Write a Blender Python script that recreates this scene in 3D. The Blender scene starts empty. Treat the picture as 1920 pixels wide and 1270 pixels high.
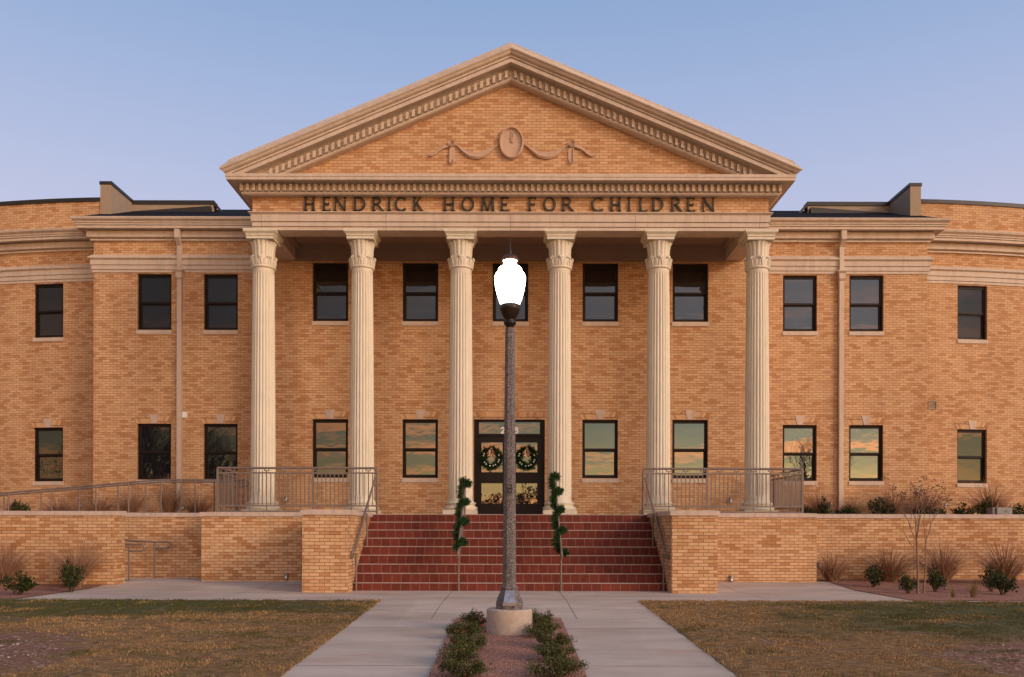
import bpy, math, random
from math import sin, cos, pi, radians, sqrt
from mathutils import Vector, Matrix
random.seed(7)
S = bpy.context.scene
COL = S.collection
# ---------------------------------------------------------------- camera
cd = bpy.data.cameras.new('camera'); cam = bpy.data.objects.new('camera', cd); COL.objects.link(cam)
EYE = 1.242
cam.location = (0, 0, EYE); cam.rotation_euler = (radians(90), radians(-0.12), 0)
cd.lens = 30.0; cd.sensor_width = 36.0; cd.shift_y = 358/1920; cd.shift_x = 0.0020
cd.clip_start = 0.1; cd.clip_end = 3000
S.camera = cam
# ---------------------------------------------------------------- exposure
S.view_settings.view_transform = 'Standard'; S.view_settings.look = 'None'
S.view_settings.exposure = 0.0; S.view_settings.gamma = 1.0
# ---------------------------------------------------------------- world : dusk sky, afterglow behind the camera
W = bpy.data.worlds.new('World'); S.world = W; W.use_nodes = True
nt = W.node_tree; nt.nodes.clear()
def N(nt, t, **kw):
    n = nt.nodes.new(t)
    for k, v in kw.items(): setattr(n, k, v)
    return n
def mathn(nt, op, a, b=None, c=None, clamp=False):
    n = nt.nodes.new('ShaderNodeMath'); n.operation = op; n.use_clamp = clamp
    for i, v in enumerate((a, b, c)):
        if v is None: continue
        if isinstance(v, (int, float)): n.inputs[i].default_value = v
        else: nt.links.new(v, n.inputs[i])
    return n.outputs[0]
def ramp(nt, fac, stops, interp='LINEAR'):
    n = nt.nodes.new('ShaderNodeValToRGB'); n.color_ramp.interpolation = interp
    e = n.color_ramp.elements
    while len(e) < len(stops): e.new(0.5)
    for i, (p, c) in enumerate(stops):
        e[i].position = p; e[i].color = (c[0], c[1], c[2], 1) if len(c) == 3 else c
    nt.links.new(fac, n.inputs[0]); return n.outputs[0]
def mixc(nt, f, a, b, mode='MIX'):
    n = nt.nodes.new('ShaderNodeMix'); n.data_type = 'RGBA'; n.blend_type = mode
    for s, v in ((n.inputs[0], f), (n.inputs[6], a), (n.inputs[7], b)):
        if isinstance(v, (int, float)): s.default_value = v
        elif isinstance(v, tuple): s.default_value = (v[0], v[1], v[2], 1)
        else: nt.links.new(v, s)
    return n.outputs[2]
def noise(nt, vec, scale, detail=3, rough=.5, dist=0):
    n = nt.nodes.new('ShaderNodeTexNoise'); n.inputs['Scale'].default_value = scale
    n.inputs['Detail'].default_value = detail; n.inputs['Roughness'].default_value = rough
    n.inputs['Distortion'].default_value = dist
    if vec is not None: nt.links.new(vec, n.inputs['Vector'])
    return n.outputs['Fac']
def vmap(nt, vec, scale=(1, 1, 1), loc=(0, 0, 0), rot=(0, 0, 0)):
    n = nt.nodes.new('ShaderNodeMapping'); n.inputs['Scale'].default_value = scale
    n.inputs['Location'].default_value = loc; n.inputs['Rotation'].default_value = rot
    nt.links.new(vec, n.inputs[0]); return n.outputs[0]
tc = N(nt, 'ShaderNodeTexCoord').outputs['Generated']
sp = N(nt, 'ShaderNodeSeparateXYZ'); nt.links.new(tc, sp.inputs[0])
dx, dy, dz = sp.outputs
zc = mathn(nt, 'MAXIMUM', dz, 0.0)
front = ramp(nt, zc, [(0, (.66, .58, .68)), (.22, (.60, .585, .76)), (.34, (.485, .525, .735)), (.43, (.375, .462, .70)), (.53, (.262, .385, .63)), (1, (.20, .34, .62))])
KG = 1.0
back = ramp(nt, zc, [(0, (7.8, 3.7, 1.2)), (.035, (6.0, 3.5, 1.25)), (.075, (2.7, 2.1, 1.15)), (.125, (1.5, 1.5, 1.2)), (.20, (.80, .72, .84)), (.40, (.72, .68, .80)), (1, (.38, .46, .66))])
cl = noise(nt, vmap(nt, tc, (1.3, 1.3, 30)), 1.6, 3, .5, .35)
clm = ramp(nt, cl, [(.48, (0, 0, 0)), (.60, (1, 1, 1))])
clh = ramp(nt, zc, [(0, (.9, .9, .9)), (.12, (.8, .8, .8)), (.2, (.12, .12, .12)), (.3, (0, 0, 0))])
clf = mathn(nt, 'MULTIPLY', clm, clh)
back = mixc(nt, clf, back, (7.6, 2.9, 1.25))
side = ramp(nt, mathn(nt, 'MULTIPLY_ADD', dx, .5, .5), [(0, (.22,)*3), (.33, (.22,)*3), (.5, (.85,)*3), (.67, (1.5,)*3), (.78, (1.15,)*3), (.83, (.5,)*3), (1, (.45,)*3)])
cmb = N(nt, 'ShaderNodeCombineXYZ')
back = mixc(nt, 1.0, back, side, 'MULTIPLY')
bf = N(nt, 'ShaderNodeMapRange'); bf.interpolation_type = 'SMOOTHSTEP'
nt.links.new(dy, bf.inputs[0]); bf.inputs[1].default_value = .25; bf.inputs[2].default_value = -.35
skyc = mixc(nt, bf.outputs[0], front, back)
ns = N(nt, 'ShaderNodeTexSky'); ns.sky_type = 'NISHITA'; ns.sun_disc = False
SUN_EL, SUN_AZ = 20.0, 54.0          # sun azimuth: to the right of straight behind the camera
ns.sun_elevation = radians(2.0); ns.sun_rotation = radians(180 - SUN_AZ)
b1 = N(nt, 'ShaderNodeBackground'); b1.inputs[1].default_value = 1.0; nt.links.new(skyc, b1.inputs[0])
b2 = N(nt, 'ShaderNodeBackground'); b2.inputs[1].default_value = .02; nt.links.new(ns.outputs[0], b2.inputs[0])
ad = N(nt, 'ShaderNodeAddShader'); nt.links.new(b1.outputs[0], ad.inputs[0]); nt.links.new(b2.outputs[0], ad.inputs[1])
wo = N(nt, 'ShaderNodeOutputWorld'); nt.links.new(ad.outputs[0], wo.inputs[0])
# ---------------------------------------------------------------- sun : soft afterglow
sl = bpy.data.lights.new('sun', 'SUN'); sl.energy = 1.95; sl.angle = radians(20); sl.color = (1, .74, .55)
so = bpy.data.objects.new('sun', sl); COL.objects.link(so)
az = radians(SUN_AZ); el = radians(SUN_EL)
sdir = Vector((sin(az)*cos(el), -cos(az)*cos(el), sin(el)))
so.rotation_euler = sdir.to_track_quat('Z', 'Y').to_euler(); so.location = (20, -30, 20)

# ================================================================ helpers
def newmat(name):
    m = bpy.data.materials.new(name); m.use_nodes = True
    t = m.node_tree; b = t.nodes['Principled BSDF']; return m, t, b
def setc(t, sock, v):
    if isinstance(v, (int, float)): sock.default_value = v
    elif isinstance(v, tuple): sock.default_value = (v[0], v[1], v[2], 1)
    else: t.links.new(v, sock)
def bump(t, b, h, strength=.3, dist=.01):
    n = t.nodes.new('ShaderNodeBump'); n.inputs['Strength'].default_value = strength
    n.inputs['Distance'].default_value = dist; t.links.new(h, n.inputs['Height'])
    t.links.new(n.outputs[0], b.inputs['Normal'])
def texc(t, kind='Object'):
    return t.nodes.new('ShaderNodeTexCoord').outputs[kind]
def geo(t): return t.nodes.new('ShaderNodeNewGeometry').outputs['Position']
def simple(name, c, rough=.6, metal=0, var=.12, scale=6, bstr=0, bscale=60, streak=0):
    m, t, b = newmat(name)
    p = geo(t)
    n1 = noise(t, p, scale, 4, .6)
    c2 = tuple(x*(1-var) for x in c); c1 = tuple(min(1, x*(1+var)) for x in c)
    col = ramp(t, n1, [(.3, c2), (.7, c1)])
    if streak: col = mixc(t, 1.0, col, ramp(t, noise(t, vmap(t, p, (7, 7, .55)), 1.0, 5, .65), [(.34, (1-streak, 1-streak*1.05, 1-streak*1.15)), (.56, (1, 1, 1))]), 'MULTIPLY')
    setc(t, b.inputs['Base Color'], col)
    b.inputs['Roughness'].default_value = rough; b.inputs['Metallic'].default_value = metal
    if bstr: bump(t, b, noise(t, p, bscale, 4, .6), bstr, .01)
    return m
def brickmat(name, off=(0, 0), bw=.2032, rh=.0677, tint=1.0, mk=1.0, dark=0.0, rich=False):
    m, t, b = newmat(name)
    uv = vmap(t, texc(t, 'UV'), (1, 1, 1), (off[0], off[1], 0))
    br = N(t, 'ShaderNodeTexBrick'); br.offset = .5; br.squash = 1
    br.inputs['Color1'].default_value = (0, 0, 0, 1); br.inputs['Color2'].default_value = (1, 1, 1, 1)
    br.inputs['Mortar'].default_value = (.5, .5, .5, 1)
    br.inputs['Scale'].default_value = 1; br.inputs['Mortar Size'].default_value = .0048
    br.inputs['Mortar Smooth'].default_value = .15; br.inputs['Bias'].default_value = 0
    br.inputs['Brick Width'].default_value = bw; br.inputs['Row Height'].default_value = rh
    t.links.new(uv, br.inputs['Vector'])
    k = tint
    c_ = lambda g, h_: (g*k, g*.618*k*h_, g*.325*k*h_*h_)
    q = 1.05 if rich else .88        # how far single bricks stray from the mean tone
    m0 = .645
    cs = [(.0, c_(m0*(1+.10*q), 1+.06*q)), (.22, c_(m0*(1+.05*q), 1+.03*q)), (.48, c_(m0, 1)), (.70, c_(m0*(1-.06*q), 1-.04*q)),
          (.84, c_(m0*(1-.17*q), 1-.13*q)), (1.0, c_(m0*(1-.27*q), 1-.20*q))]
    sep = t.nodes.new('ShaderNodeSeparateColor'); t.links.new(br.outputs['Color'], sep.inputs[0])
    # dark bricks gather in loose patches: push the per-brick value by a broad noise
    big = noise(t, uv, .45, 2, .5)
    v = mathn(t, 'MULTIPLY_ADD', big, .30, mathn(t, 'MULTIPLY_ADD', sep.outputs[0], .98, -.14+dark))
    bc = ramp(t, v, cs)
    fine = noise(t, uv, 55, 3, .6)
    bc = mixc(t, .55, bc, ramp(t, fine, [(.3, (.72, .72, .72)), (.7, (1.22, 1.22, 1.22))]), 'MULTIPLY')
    st = noise(t, vmap(t, uv, (1.3, .25, 1)), 1.0, 4, .6)
    bc = mixc(t, .5, bc, ramp(t, st, [(.35, (.84, .82, .82)), (.65, (1.1, 1.1, 1.1))]), 'MULTIPLY')
    fac = br.outputs['Fac']
    mc = (.27*k*mk, .150*k*mk, .088*k*mk)
    col = mixc(t, fac, bc, mc)
    setc(t, b.inputs['Base Color'], col); b.inputs['Roughness'].default_value = .85
    b.inputs['Specular IOR Level'].default_value = .25
    inv = mathn(t, 'SUBTRACT', 1.0, fac)
    h = mathn(t, 'ADD', inv, mathn(t, 'MULTIPLY', fine, .35))
    bump(t, b, h, .8, .006)
    return m
M = {}
M['brick'] = brickmat('tan_brick')
M['brick_wall'] = brickmat('garden_wall_brick', (.07, .02), tint=1.04, mk=.66, dark=.02, rich=True)
M['stone'] = simple('cast_stone_trim', (.625, .520, .412), .7, 0, .06, 2.2, .15, 90, .13)
M['cream'] = simple('cream_paint', (.715, .66, .515), .55, 0, .04, 3, .05, 60, .09)
M['coping'] = simple('coping_stone', (.60, .475, .385), .75, 0, .12, 5, .2, 120, .16)
M['soffit'] = simple('shaded_soffit_paint', (.36, .25, .18), .6, 0, .05, 2)  # same tan paint, base colour darkened to carry the porch shade
M['relief'] = simple('relief_stone', (.55, .385, .275), .8, 0, .08, 6, .2, 80)
M['bronze'] = simple('bronze_frame', (.016, .011, .009), .5, 0, .1, 5)
M['bronze'].node_tree.nodes['Principled BSDF'].inputs['Specular IOR Level'].default_value = .2
M['letter'] = simple('patinated_letter', (.055, .050, .038), .45, .5, .5, 22)
M['rail'] = simple('taupe_painted_metal', (.195, .150, .125), .45, 0, .06, 8)
M['roof'] = simple('dark_roof', (.016, .015, .019), .9, 0, .2, 12)
M['roof'].node_tree.nodes['Principled BSDF'].inputs['Specular IOR Level'].default_value = .05
M['flash'] = simple('dark_metal_coping', (.035, .036, .036), .5, .3, .1, 6)
M['stucco'] = simple('tan_stucco', (.37, .285, .20), .85, 0, .06, 3, .2, 150)
M['white'] = simple('white_plastic', (.88, .87, .84), .4, 0, .02, 5)
M['grey'] = simple('grey_metal_box', (.24, .24, .23), .5, .2, .1, 9)
M['lampmetal'] = simple('dark_bronze_lamp', (.045, .036, .027), .38, .7, .2, 20)
M['copper'] = simple('copper_ring', (.13, .062, .038), .45, .7, .2, 20)
M['plate'] = simple('worn_steel_plate', (.34, .35, .40), .35, .9, .3, 12)
M['bark'] = simple('pale_bark', (.26, .17, .12), .85, 0, .25, 18)
M['darkbark'] = simple('dark_bark', (.045, .035, .028), .9, 0, .25, 5)
M['pod'] = simple('seed_pod', (.10, .05, .035), .8, 0, .3, 30)
M['fixture'] = simple('wall_light_metal', (.30, .27, .24), .35, .6, .2, 30)
M['ribbon'] = simple('gold_ribbon', (.52, .33, .20), .35, .3, .3, 14)
M['bauble'] = simple('white_bauble', (.85, .85, .85), .2, 0, .02, 5)
M['petal'] = simple('red_petal', (.42, .015, .02), .6, 0, .3, 40)
# concrete walk
m, t, b = newmat('concrete_walk'); p = geo(t)
c0 = ramp(t, noise(t, vmap(t, p, (.5, 1.4, 1)), 1.1, 5, .6), [(.3, (.43, .335, .26)), (.7, (.64, .52, .42))])
c0 = mixc(t, .5, c0, ramp(t, noise(t, p, 70, 3, .7), [(.3, (.82, .82, .82)), (.7, (1.12, 1.12, 1.12))]), 'MULTIPLY')
red = ramp(t, noise(t, vmap(t, p, (.55, 2.2, 1)), 1.3, 4, .6), [(.52, (0, 0, 0)), (.68, (.55, .55, .55))])
c0 = mixc(t, red, c0, (.50, .30, .21))
sxy = t.nodes.new('ShaderNodeSeparateXYZ'); t.links.new(p, sxy.inputs[0])
sl_ = t.nodes.new('ShaderNodeTexWhiteNoise'); sl_.noise_dimensions = '2D'; cv_ = t.nodes.new('ShaderNodeCombineXYZ')
t.links.new(mathn(t, 'FLOOR', mathn(t, 'DIVIDE', mathn(t, 'ADD', sxy.outputs[0], .0), 1.6)), cv_.inputs[0]); t.links.new(mathn(t, 'ADD', mathn(t, 'GREATER_THAN', sxy.outputs[1], 11.61), mathn(t, 'ADD', mathn(t, 'GREATER_THAN', sxy.outputs[1], 8.9), mathn(t, 'GREATER_THAN', sxy.outputs[1], 14.8))), cv_.inputs[1]); t.links.new(cv_.outputs[0], sl_.inputs['Vector'])
c0 = mixc(t, 1.0, c0, ramp(t, sl_.outputs['Value'], [(0, (.93, .925, .92)), (1, (1.03, 1.03, 1.03))]), 'MULTIPLY')
spot = ramp(t, noise(t, p, 5.5, 6, .75), [(.60, (1, 1, 1)), (.74, (.80, .77, .74))])
c0 = mixc(t, 1.0, c0, spot, 'MULTIPLY')
setc(t, b.inputs['Base Color'], c0); b.inputs['Roughness'].default_value = .85
bump(t, b, noise(t, p, 140, 3, .7), .25, .004); M['walk'] = m
m = simple('dark_joint_sealant', (.10, .075, .06), .9); M['joint'] = m  # even dark colour for the walk and trim joints
M['jointlight'] = simple('pale_joint', (.52, .46, .40), .9)
M['base'] = simple('concrete_base', (.46, .37, .295), .85, 0, .14, 9, .4, 80)
# mulch / granite gravel
def gravel(name, c1, c2, sc):
    m, t, b = newmat(name); p = geo(t)
    vo = N(t, 'ShaderNodeTexVoronoi'); vo.inputs['Scale'].default_value = sc; t.links.new(p, vo.inputs['Vector'])
    sc2 = t.nodes.new('ShaderNodeSeparateColor'); t.links.new(vo.outputs['Color'], sc2.inputs[0])
    col = ramp(t, sc2.outputs[0], [(0, c1), (.8, c2), (1, tuple(min(1, x*1.9) for x in c2))])
    col = mixc(t, .6, col, ramp(t, noise(t, p, 2.5, 4, .6), [(.3, (.7, .7, .7)), (.7, (1.2, 1.2, 1.2))]), 'MULTIPLY')
    setc(t, b.inputs['Base Color'], col); b.inputs['Roughness'].default_value = .95
    bump(t, b, vo.outputs['Distance'], 1.0, .015); return m
M['mulch'] = gravel('red_gravel', (.20, .088, .055), (.42, .20, .135), 75)
M['soil'] = gravel('brown_soil', (.085, .05, .038), (.17, .10, .075), 40)
# aggregate lamp pole
m, t, b = newmat('exposed_aggregate'); p = geo(t)
vo = N(t, 'ShaderNodeTexVoronoi'); vo.inputs['Scale'].default_value = 125; t.links.new(p, vo.inputs['Vector'])
s2 = t.nodes.new('ShaderNodeSeparateColor'); t.links.new(vo.outputs['Color'], s2.inputs[0])
setc(t, b.inputs['Base Color'], ramp(t, s2.outputs[0], [(0, (.045, .038, .036)), (.45, (.105, .09, .085)), (.78, (.18, .155, .145)), (1, (.42, .36, .31))]))
b.inputs['Roughness'].default_value = .6; bump(t, b, vo.outputs['Distance'], .6, .006); M['agg'] = m
# lamp globe
m, t, b = newmat('lit_globe')
b.inputs['Base Color'].default_value = (.9, .9, .88, 1); b.inputs['Emission Color'].default_value = (1, .97, .90, 1)
b.inputs['Emission Strength'].default_value = 12.0; M['globe'] = m
# glass : dark tinted, mirrors the sky
m, t, b = newmat('tinted_glass'); t.nodes.remove(b)
out = [n for n in t.nodes if n.type == 'OUTPUT_MATERIAL'][0]
p = geo(t)
bn = t.nodes.new('ShaderNodeBump'); bn.inputs['Strength'].default_value = .22; bn.inputs['Distance'].default_value = .006
t.links.new(noise(t, vmap(t, p, (1.1, 1.1, 2.3)), 1.5, 2, .4), bn.inputs['Height'])
gl = N(t, 'ShaderNodeBsdfGlossy'); gl.inputs['Roughness'].default_value = .012; gl.inputs['Color'].default_value = (.92, .97, .90, 1)
t.links.new(bn.outputs[0], gl.inputs['Normal'])
df = N(t, 'ShaderNodeBsdfDiffuse'); df.inputs['Color'].default_value = (.012, .012, .014, 1)
mx = N(t, 'ShaderNodeMixShader'); mx.inputs[0].default_value = .095
t.links.new(df.outputs[0], mx.inputs[1]); t.links.new(gl.outputs[0], mx.inputs[2]); t.links.new(mx.outputs[0], out.inputs[0])
M['glass'] = m
# red quarry tile: UV u in metres, v 0..1 over one riser
m, t, b = newmat('red_quarry_tile')
su = t.nodes.new('ShaderNodeSeparateXYZ'); t.links.new(texc(t, 'UV'), su.inputs[0])
TP = .193
q = mathn(t, 'DIVIDE', su.outputs[0], TP); fr = mathn(t, 'FRACT', q); idn = mathn(t, 'FLOOR', q)
gx = mathn(t, 'LESS_THAN', fr, .045)
wn = N(t, 'ShaderNodeTexWhiteNoise'); wn.noise_dimensions = '2D'
cv = t.nodes.new('ShaderNodeCombineXYZ'); t.links.new(idn, cv.inputs[0]); t.links.new(mathn(t, 'FLOOR', su.outputs[1]), cv.inputs[1]); t.links.new(cv.outputs[0], wn.inputs['Vector'])
tcx = ramp(t, wn.outputs['Value'], [(0, (.140, .032, .020)), (1, (.20, .044, .028))])
tcx = mixc(t, .6, tcx, ramp(t, noise(t, geo(t), 9, 4, .6), [(.3, (.75, .75, .75)), (.7, (1.2, 1.2, 1.2))]), 'MULTIPLY')
setc(t, b.inputs['Base Color'], mixc(t, gx, tcx, (.28, .17, .14))); b.inputs['Roughness'].default_value = .7; b.inputs['Specular IOR Level'].default_value = .2; M['tile'] = m
M['nosing'] = simple('grout_nosing', (.42, .32, .28), .8, 0, .12, 7)
# lawn
m, t, b = newmat('dormant_lawn'); p = geo(t)
sx = t.nodes.new('ShaderNodeSeparateXYZ'); t.links.new(p, sx.inputs[0])
def ellmask(cx, cy, rx, ry, soft=.25):
    a = mathn(t, 'DIVIDE', mathn(t, 'SUBTRACT', sx.outputs[0], cx), rx); c = mathn(t, 'DIVIDE', mathn(t, 'SUBTRACT', sx.outputs[1], cy), ry)
    r = mathn(t, 'SQRT', mathn(t, 'ADD', mathn(t, 'MULTIPLY', a, a), mathn(t, 'MULTIPLY', c, c)))
    r = mathn(t, 'ADD', r, mathn(t, 'MULTIPLY_ADD', noise(t, p, 1.7, 5, .65), 1.3, -.65))
    mr = t.nodes.new('ShaderNodeMapRange'); mr.inputs[1].default_value = 1+soft/2; mr.inputs[2].default_value = 1-soft/2
    t.links.new(r, mr.inputs[0]); return mr.outputs[0]
brown = ramp(t, noise(t, vmap(t, p, (1, 2.2, 1)), 7, 6, .7), [(.3, (.085, .042, .014)), (.5, (.25, .13, .045)), (.72, (.54, .31, .12))])
green = ramp(t, noise(t, p, 16, 5, .7), [(.3, (.028, .036, .004)), (.7, (.105, .105, .016))])
gm = mathn(t, 'MAXIMUM', ellmask(-7.5, 13.9, 6.2, 1.5, .8), ellmask(7.6, 12.6, 3.6, 2.2, .8))
gn = mathn(t, 'MULTIPLY_ADD', noise(t, vmap(t, p, (.6, 1.3, 1)), 1.4, 5, .65), 1.6, -.62, clamp=True)
g = mathn(t, 'MAXIMUM', mathn(t, 'MULTIPLY', gm, ramp(t, noise(t, vmap(t, p, (.7, 1.5, 1)), 1.6, 5, .65), [(.30, (.45,)*3), (.50, (1,)*3)])), mathn(t, 'MULTIPLY', gn, .55))
lc = mixc(t, g, brown, green)
# sod seams running towards the building
sw_ = mathn(t, 'ADD', sx.outputs[0], mathn(t, 'MULTIPLY_ADD', noise(t, p, 1.6, 6, .7), .40, -.20))
sf_ = mathn(t, 'FRACT', mathn(t, 'DIVIDE', sw_, .62))
sm_ = mathn(t, 'MULTIPLY', ramp(t, sf_, [(0, (1,)*3), (.05, (.7,)*3), (.13, (0,)*3)]), ramp(t, noise(t, p, 2.6, 5, .7), [(.44, (0, 0, 0)), (.62, (1, 1, 1))]))
lc = mixc(t, mathn(t, 'MULTIPLY', sm_, .7), lc, (.42, .27, .14))
sd_ = mathn(t, 'MULTIPLY', mathn(t, 'MULTIPLY', mathn(t, 'GREATER_THAN', sf_, .055), mathn(t, 'LESS_THAN', sf_, .10)), ramp(t, noise(t, p, 1.0, 3, .6), [(.45, (0, 0, 0)), (.6, (1, 1, 1))]))
lc = mixc(t, mathn(t, 'MULTIPLY', sd_, .7), lc, (.05, .03, .014))
vo = N(t, 'ShaderNodeTexVoronoi'); vo.inputs['Scale'].default_value = 36; t.links.new(p, vo.inputs['Vector'])
s3 = t.nodes.new('ShaderNodeSeparateColor'); t.links.new(vo.outputs['Color'], s3.inputs[0])
peb = ramp(t, s3.outputs[0], [(0, (.13, .050, .024)), (.72, (.27, .125, .070)), (.92, (.36, .20, .12)), (.975, (.55, .43, .34)), (1, (.65, .55, .45))])
bm = mathn(t, 'MAXIMUM', ellmask(-6.6, 9.2, 1.75, 1.75), ellmask(6.75, 9.0, 1.85, 1.55))
lc = mixc(t, bm, lc, peb)
setc(t, b.inputs['Base Color'], lc); b.inputs['Roughness'].default_value = .95
bump(t, b, noise(t, p, 60, 5, .7), .8, .03); M['lawn'] = m
def leafmat(name, stops, rough=.5):
    m, t, b = newmat(name)
    ri = N(t, 'ShaderNodeNewGeometry').outputs['Random Per Island']
    setc(t, b.inputs['Base Color'], ramp(t, ri, stops)); b.inputs['Roughness'].default_value = rough
    b.inputs['Specular IOR Level'].default_value = .3
    return m
M['leaf'] = leafmat('glossy_shrub_leaf', [(0, (.012, .022, .006)), (.6, (.035, .052, .012)), (1, (.10, .10, .028))], .4)
M['roseleaf'] = leafmat('rose_leaf', [(0, (.025, .030, .008)), (.5, (.06, .082, .016)), (.85, (.13, .14, .03)), (1, (.17, .07, .03))])
M['dryblade'] = leafmat('dry_grass_blade', [(0, (.22, .115, .065)), (.5, (.36, .20, .12)), (1, (.52, .33, .20))], .8)
M['yblade'] = leafmat('yellow_green_blade', [(0, (.15, .12, .035)), (1, (.33, .24, .09))], .8)
M['needle'] = leafmat('fir_needle', [(0, (.008, .030, .006)), (.6, (.022, .062, .012)), (1, (.055, .11, .025))], .6)
M['brownlawn'] = leafmat('dormant_blade', [(0, (.17, .09, .03)), (.6, (.39, .235, .095)), (.9, (.62, .40, .19)), (1, (.78, .54, .30))], .9)
M['greenlawn'] = leafmat('green_blade', [(0, (.045, .05, .006)), (1, (.15, .13, .024))], .8)
M['stem'] = simple('green_brown_stem', (.075, .05, .025), .8, 0, .2, 30)

class MB:
    def __init__(s): s.v = []; s.f = []; s.uv = []; s.mi = []; s.sm = []
    def face(s, pts, uv=None, mi=0, smooth=False):
        n = len(s.v); s.v += [tuple(p) for p in pts]; s.f.append(tuple(range(n, n+len(pts))))
        s.uv.append(uv); s.mi.append(mi); s.sm.append(smooth)
    def faces(s, vs, fs, mi=0, smooth=False):
        n = len(s.v); s.v += [tuple(p) for p in vs]
        for f in fs: s.f.append(tuple(i+n for i in f)); s.uv.append(None); s.mi.append(mi); s.sm.append(smooth)
    def box(s, x0, x1, y0, y1, z0, z1, mi=0):
        vs = [(x0, y0, z0), (x1, y0, z0), (x1, y1, z0), (x0, y1, z0), (x0, y0, z1), (x1, y0, z1), (x1, y1, z1), (x0, y1, z1)]
        s.faces(vs, [(0, 3, 2, 1), (4, 5, 6, 7), (0, 1, 5, 4), (1, 2, 6, 5), (2, 3, 7, 6), (3, 0, 4, 7)], mi)
    def hexa(s, vs, mi=0):
        s.faces(vs, [(0, 3, 2, 1), (4, 5, 6, 7), (0, 1, 5, 4), (1, 2, 6, 5), (2, 3, 7, 6), (3, 0, 4, 7)], mi)
    def lathe(s, prof, n=24, c=(0, 0, 0), mi=0, smooth=True, rfun=None):
        k = len(prof); vs = []
        for (r, z) in prof:
            for i in range(n):
                a = 2*pi*i/n; rr = r*(rfun(a, z) if rfun else 1)
                vs.append((c[0]+rr*cos(a), c[1]+rr*sin(a), c[2]+z))
        fs = [(j*n+i, j*n+(i+1) % n, (j+1)*n+(i+1) % n, (j+1)*n+i) for j in range(k-1) for i in range(n)]
        s.faces(vs, fs, mi, smooth)
        s.faces([vs[i] for i in range(n)], [tuple(reversed(range(n)))], mi)
        s.faces([vs[(k-1)*n+i] for i in range(n)], [tuple(range(n))], mi)
    def tube(s, pts, r, n=8, mi=0, cap=True):
        pts = [Vector(p) for p in pts]; rs = r if isinstance(r, (list, tuple)) else [r]*len(pts)
        up = None; vs = []
        for i, p in enumerate(pts):
            a = pts[max(0, i-1)]; b = pts[min(len(pts)-1, i+1)]; t_ = (b-a)
            if t_.length < 1e-9: t_ = Vector((0, 0, 1))
            t_.normalize()
            if up is None:
                up = Vector((0, 0, 1)) if abs(t_.z) < .9 else Vector((0, 1, 0))
                u = t_.cross(up).normalized()
            else: u = (u - t_*u.dot(t_)).normalized()
            w = t_.cross(u)
            for k in range(n):
                an = 2*pi*k/n; vs.append(p+(u*cos(an)+w*sin(an))*rs[i])
        m_ = len(pts)
        fs = [(j*n+i, j*n+(i+1) % n, (j+1)*n+(i+1) % n, (j+1)*n+i) for j in range(m_-1) for i in range(n)]
        s.faces(vs, fs, mi, True)
        if cap:
            s.faces(vs[:n], [tuple(reversed(range(n)))], mi); s.faces(vs[-n:], [tuple(range(n))], mi)
    def sweep(s, path, prof, mi=0, closed_prof=True, smooth=False):
        # path: plan points; outward = right-hand side of travel; prof: (p, z) list
        n = len(path); P = [Vector((a, b)) for a, b in path]; nor = []
        for i in range(n):
            ns_ = []
            if i > 0: d = (P[i]-P[i-1]).normalized(); ns_.append(Vector((d.y, -d.x)))
            if i < n-1: d = (P[i+1]-P[i]).normalized(); ns_.append(Vector((d.y, -d.x)))
            if len(ns_) == 2:
                m_ = (ns_[0]+ns_[1]).normalized(); m_ = m_/max(.2, m_.dot(ns_[0]))
            else: m_ = ns_[0]
            nor.append(m_)
        k = len(prof); vs = [(P[i].x+nor[i].x*p, P[i].y+nor[i].y*p, z) for i in range(n) for p, z in prof]
        kk = k if closed_prof else k-1
        fs = [(i*k+j, i*k+(j+1) % k, (i+1)*k+(j+1) % k, (i+1)*k+j) for i in range(n-1) for j in range(kk)]
        s.faces(vs, fs, mi, smooth)
        if closed_prof:
            s.faces(vs[:k], [tuple(range(k))], mi); s.faces(vs[-k:], [tuple(reversed(range(k)))], mi)
    def build(s, name, mats, parent=None, loc=None, fix=True):
        me = bpy.data.meshes.new(name); me.from_pydata(s.v, [], s.f)
        ms = mats if isinstance(mats, (list, tuple)) else [mats]
        for m_ in ms: me.materials.append(M[m_] if isinstance(m_, str) else m_)
        me.polygons.foreach_set('material_index', s.mi); me.polygons.foreach_set('use_smooth', s.sm)
        me.update()
        ul = me.uv_layers.new(name='UVMap').data
        for pi_, pl in enumerate(me.polygons):
            cu = s.uv[pi_]
            if cu:
                for li, uvv in zip(pl.loop_indices, cu): ul[li].uv = uvv
            else:
                nx, ny, nz = abs(pl.normal.x), abs(pl.normal.y), abs(pl.normal.z)
                for li in pl.loop_indices:
                    c = s.v[me.loops[li].vertex_index]
                    ul[li].uv = (c[0], c[2]) if (ny >= nx and ny >= nz*.999) else ((c[1], c[2]) if nx >= nz*.999 else (c[0], c[1]))
        o = bpy.data.objects.new(name, me); COL.objects.link(o)
        if parent is not None:
            o.parent = parent
            o.location = loc if loc is not None else tuple(-x for x in world_loc(parent))
        elif loc is not None: o.location = loc
        return o
def world_loc(o):
    v = Vector((0, 0, 0))
    while o is not None: v += Vector(o.location); o = o.parent
    return v
def thing(name, loc, label, cat, group=None, rz=0):
    o = bpy.data.objects.new(name, None); o.empty_display_size = .2; COL.objects.link(o); o.location = loc; o.rotation_euler = (0, 0, rz)
    o['label'] = label; o['category'] = cat
    if group: o['group'] = group
    return o
def tag(o, label, cat, group=None):
    o['label'] = label; o['category'] = cat
    if group: o['group'] = group
    return o
def struct(o): o['kind'] = 'structure'; return o
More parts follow.
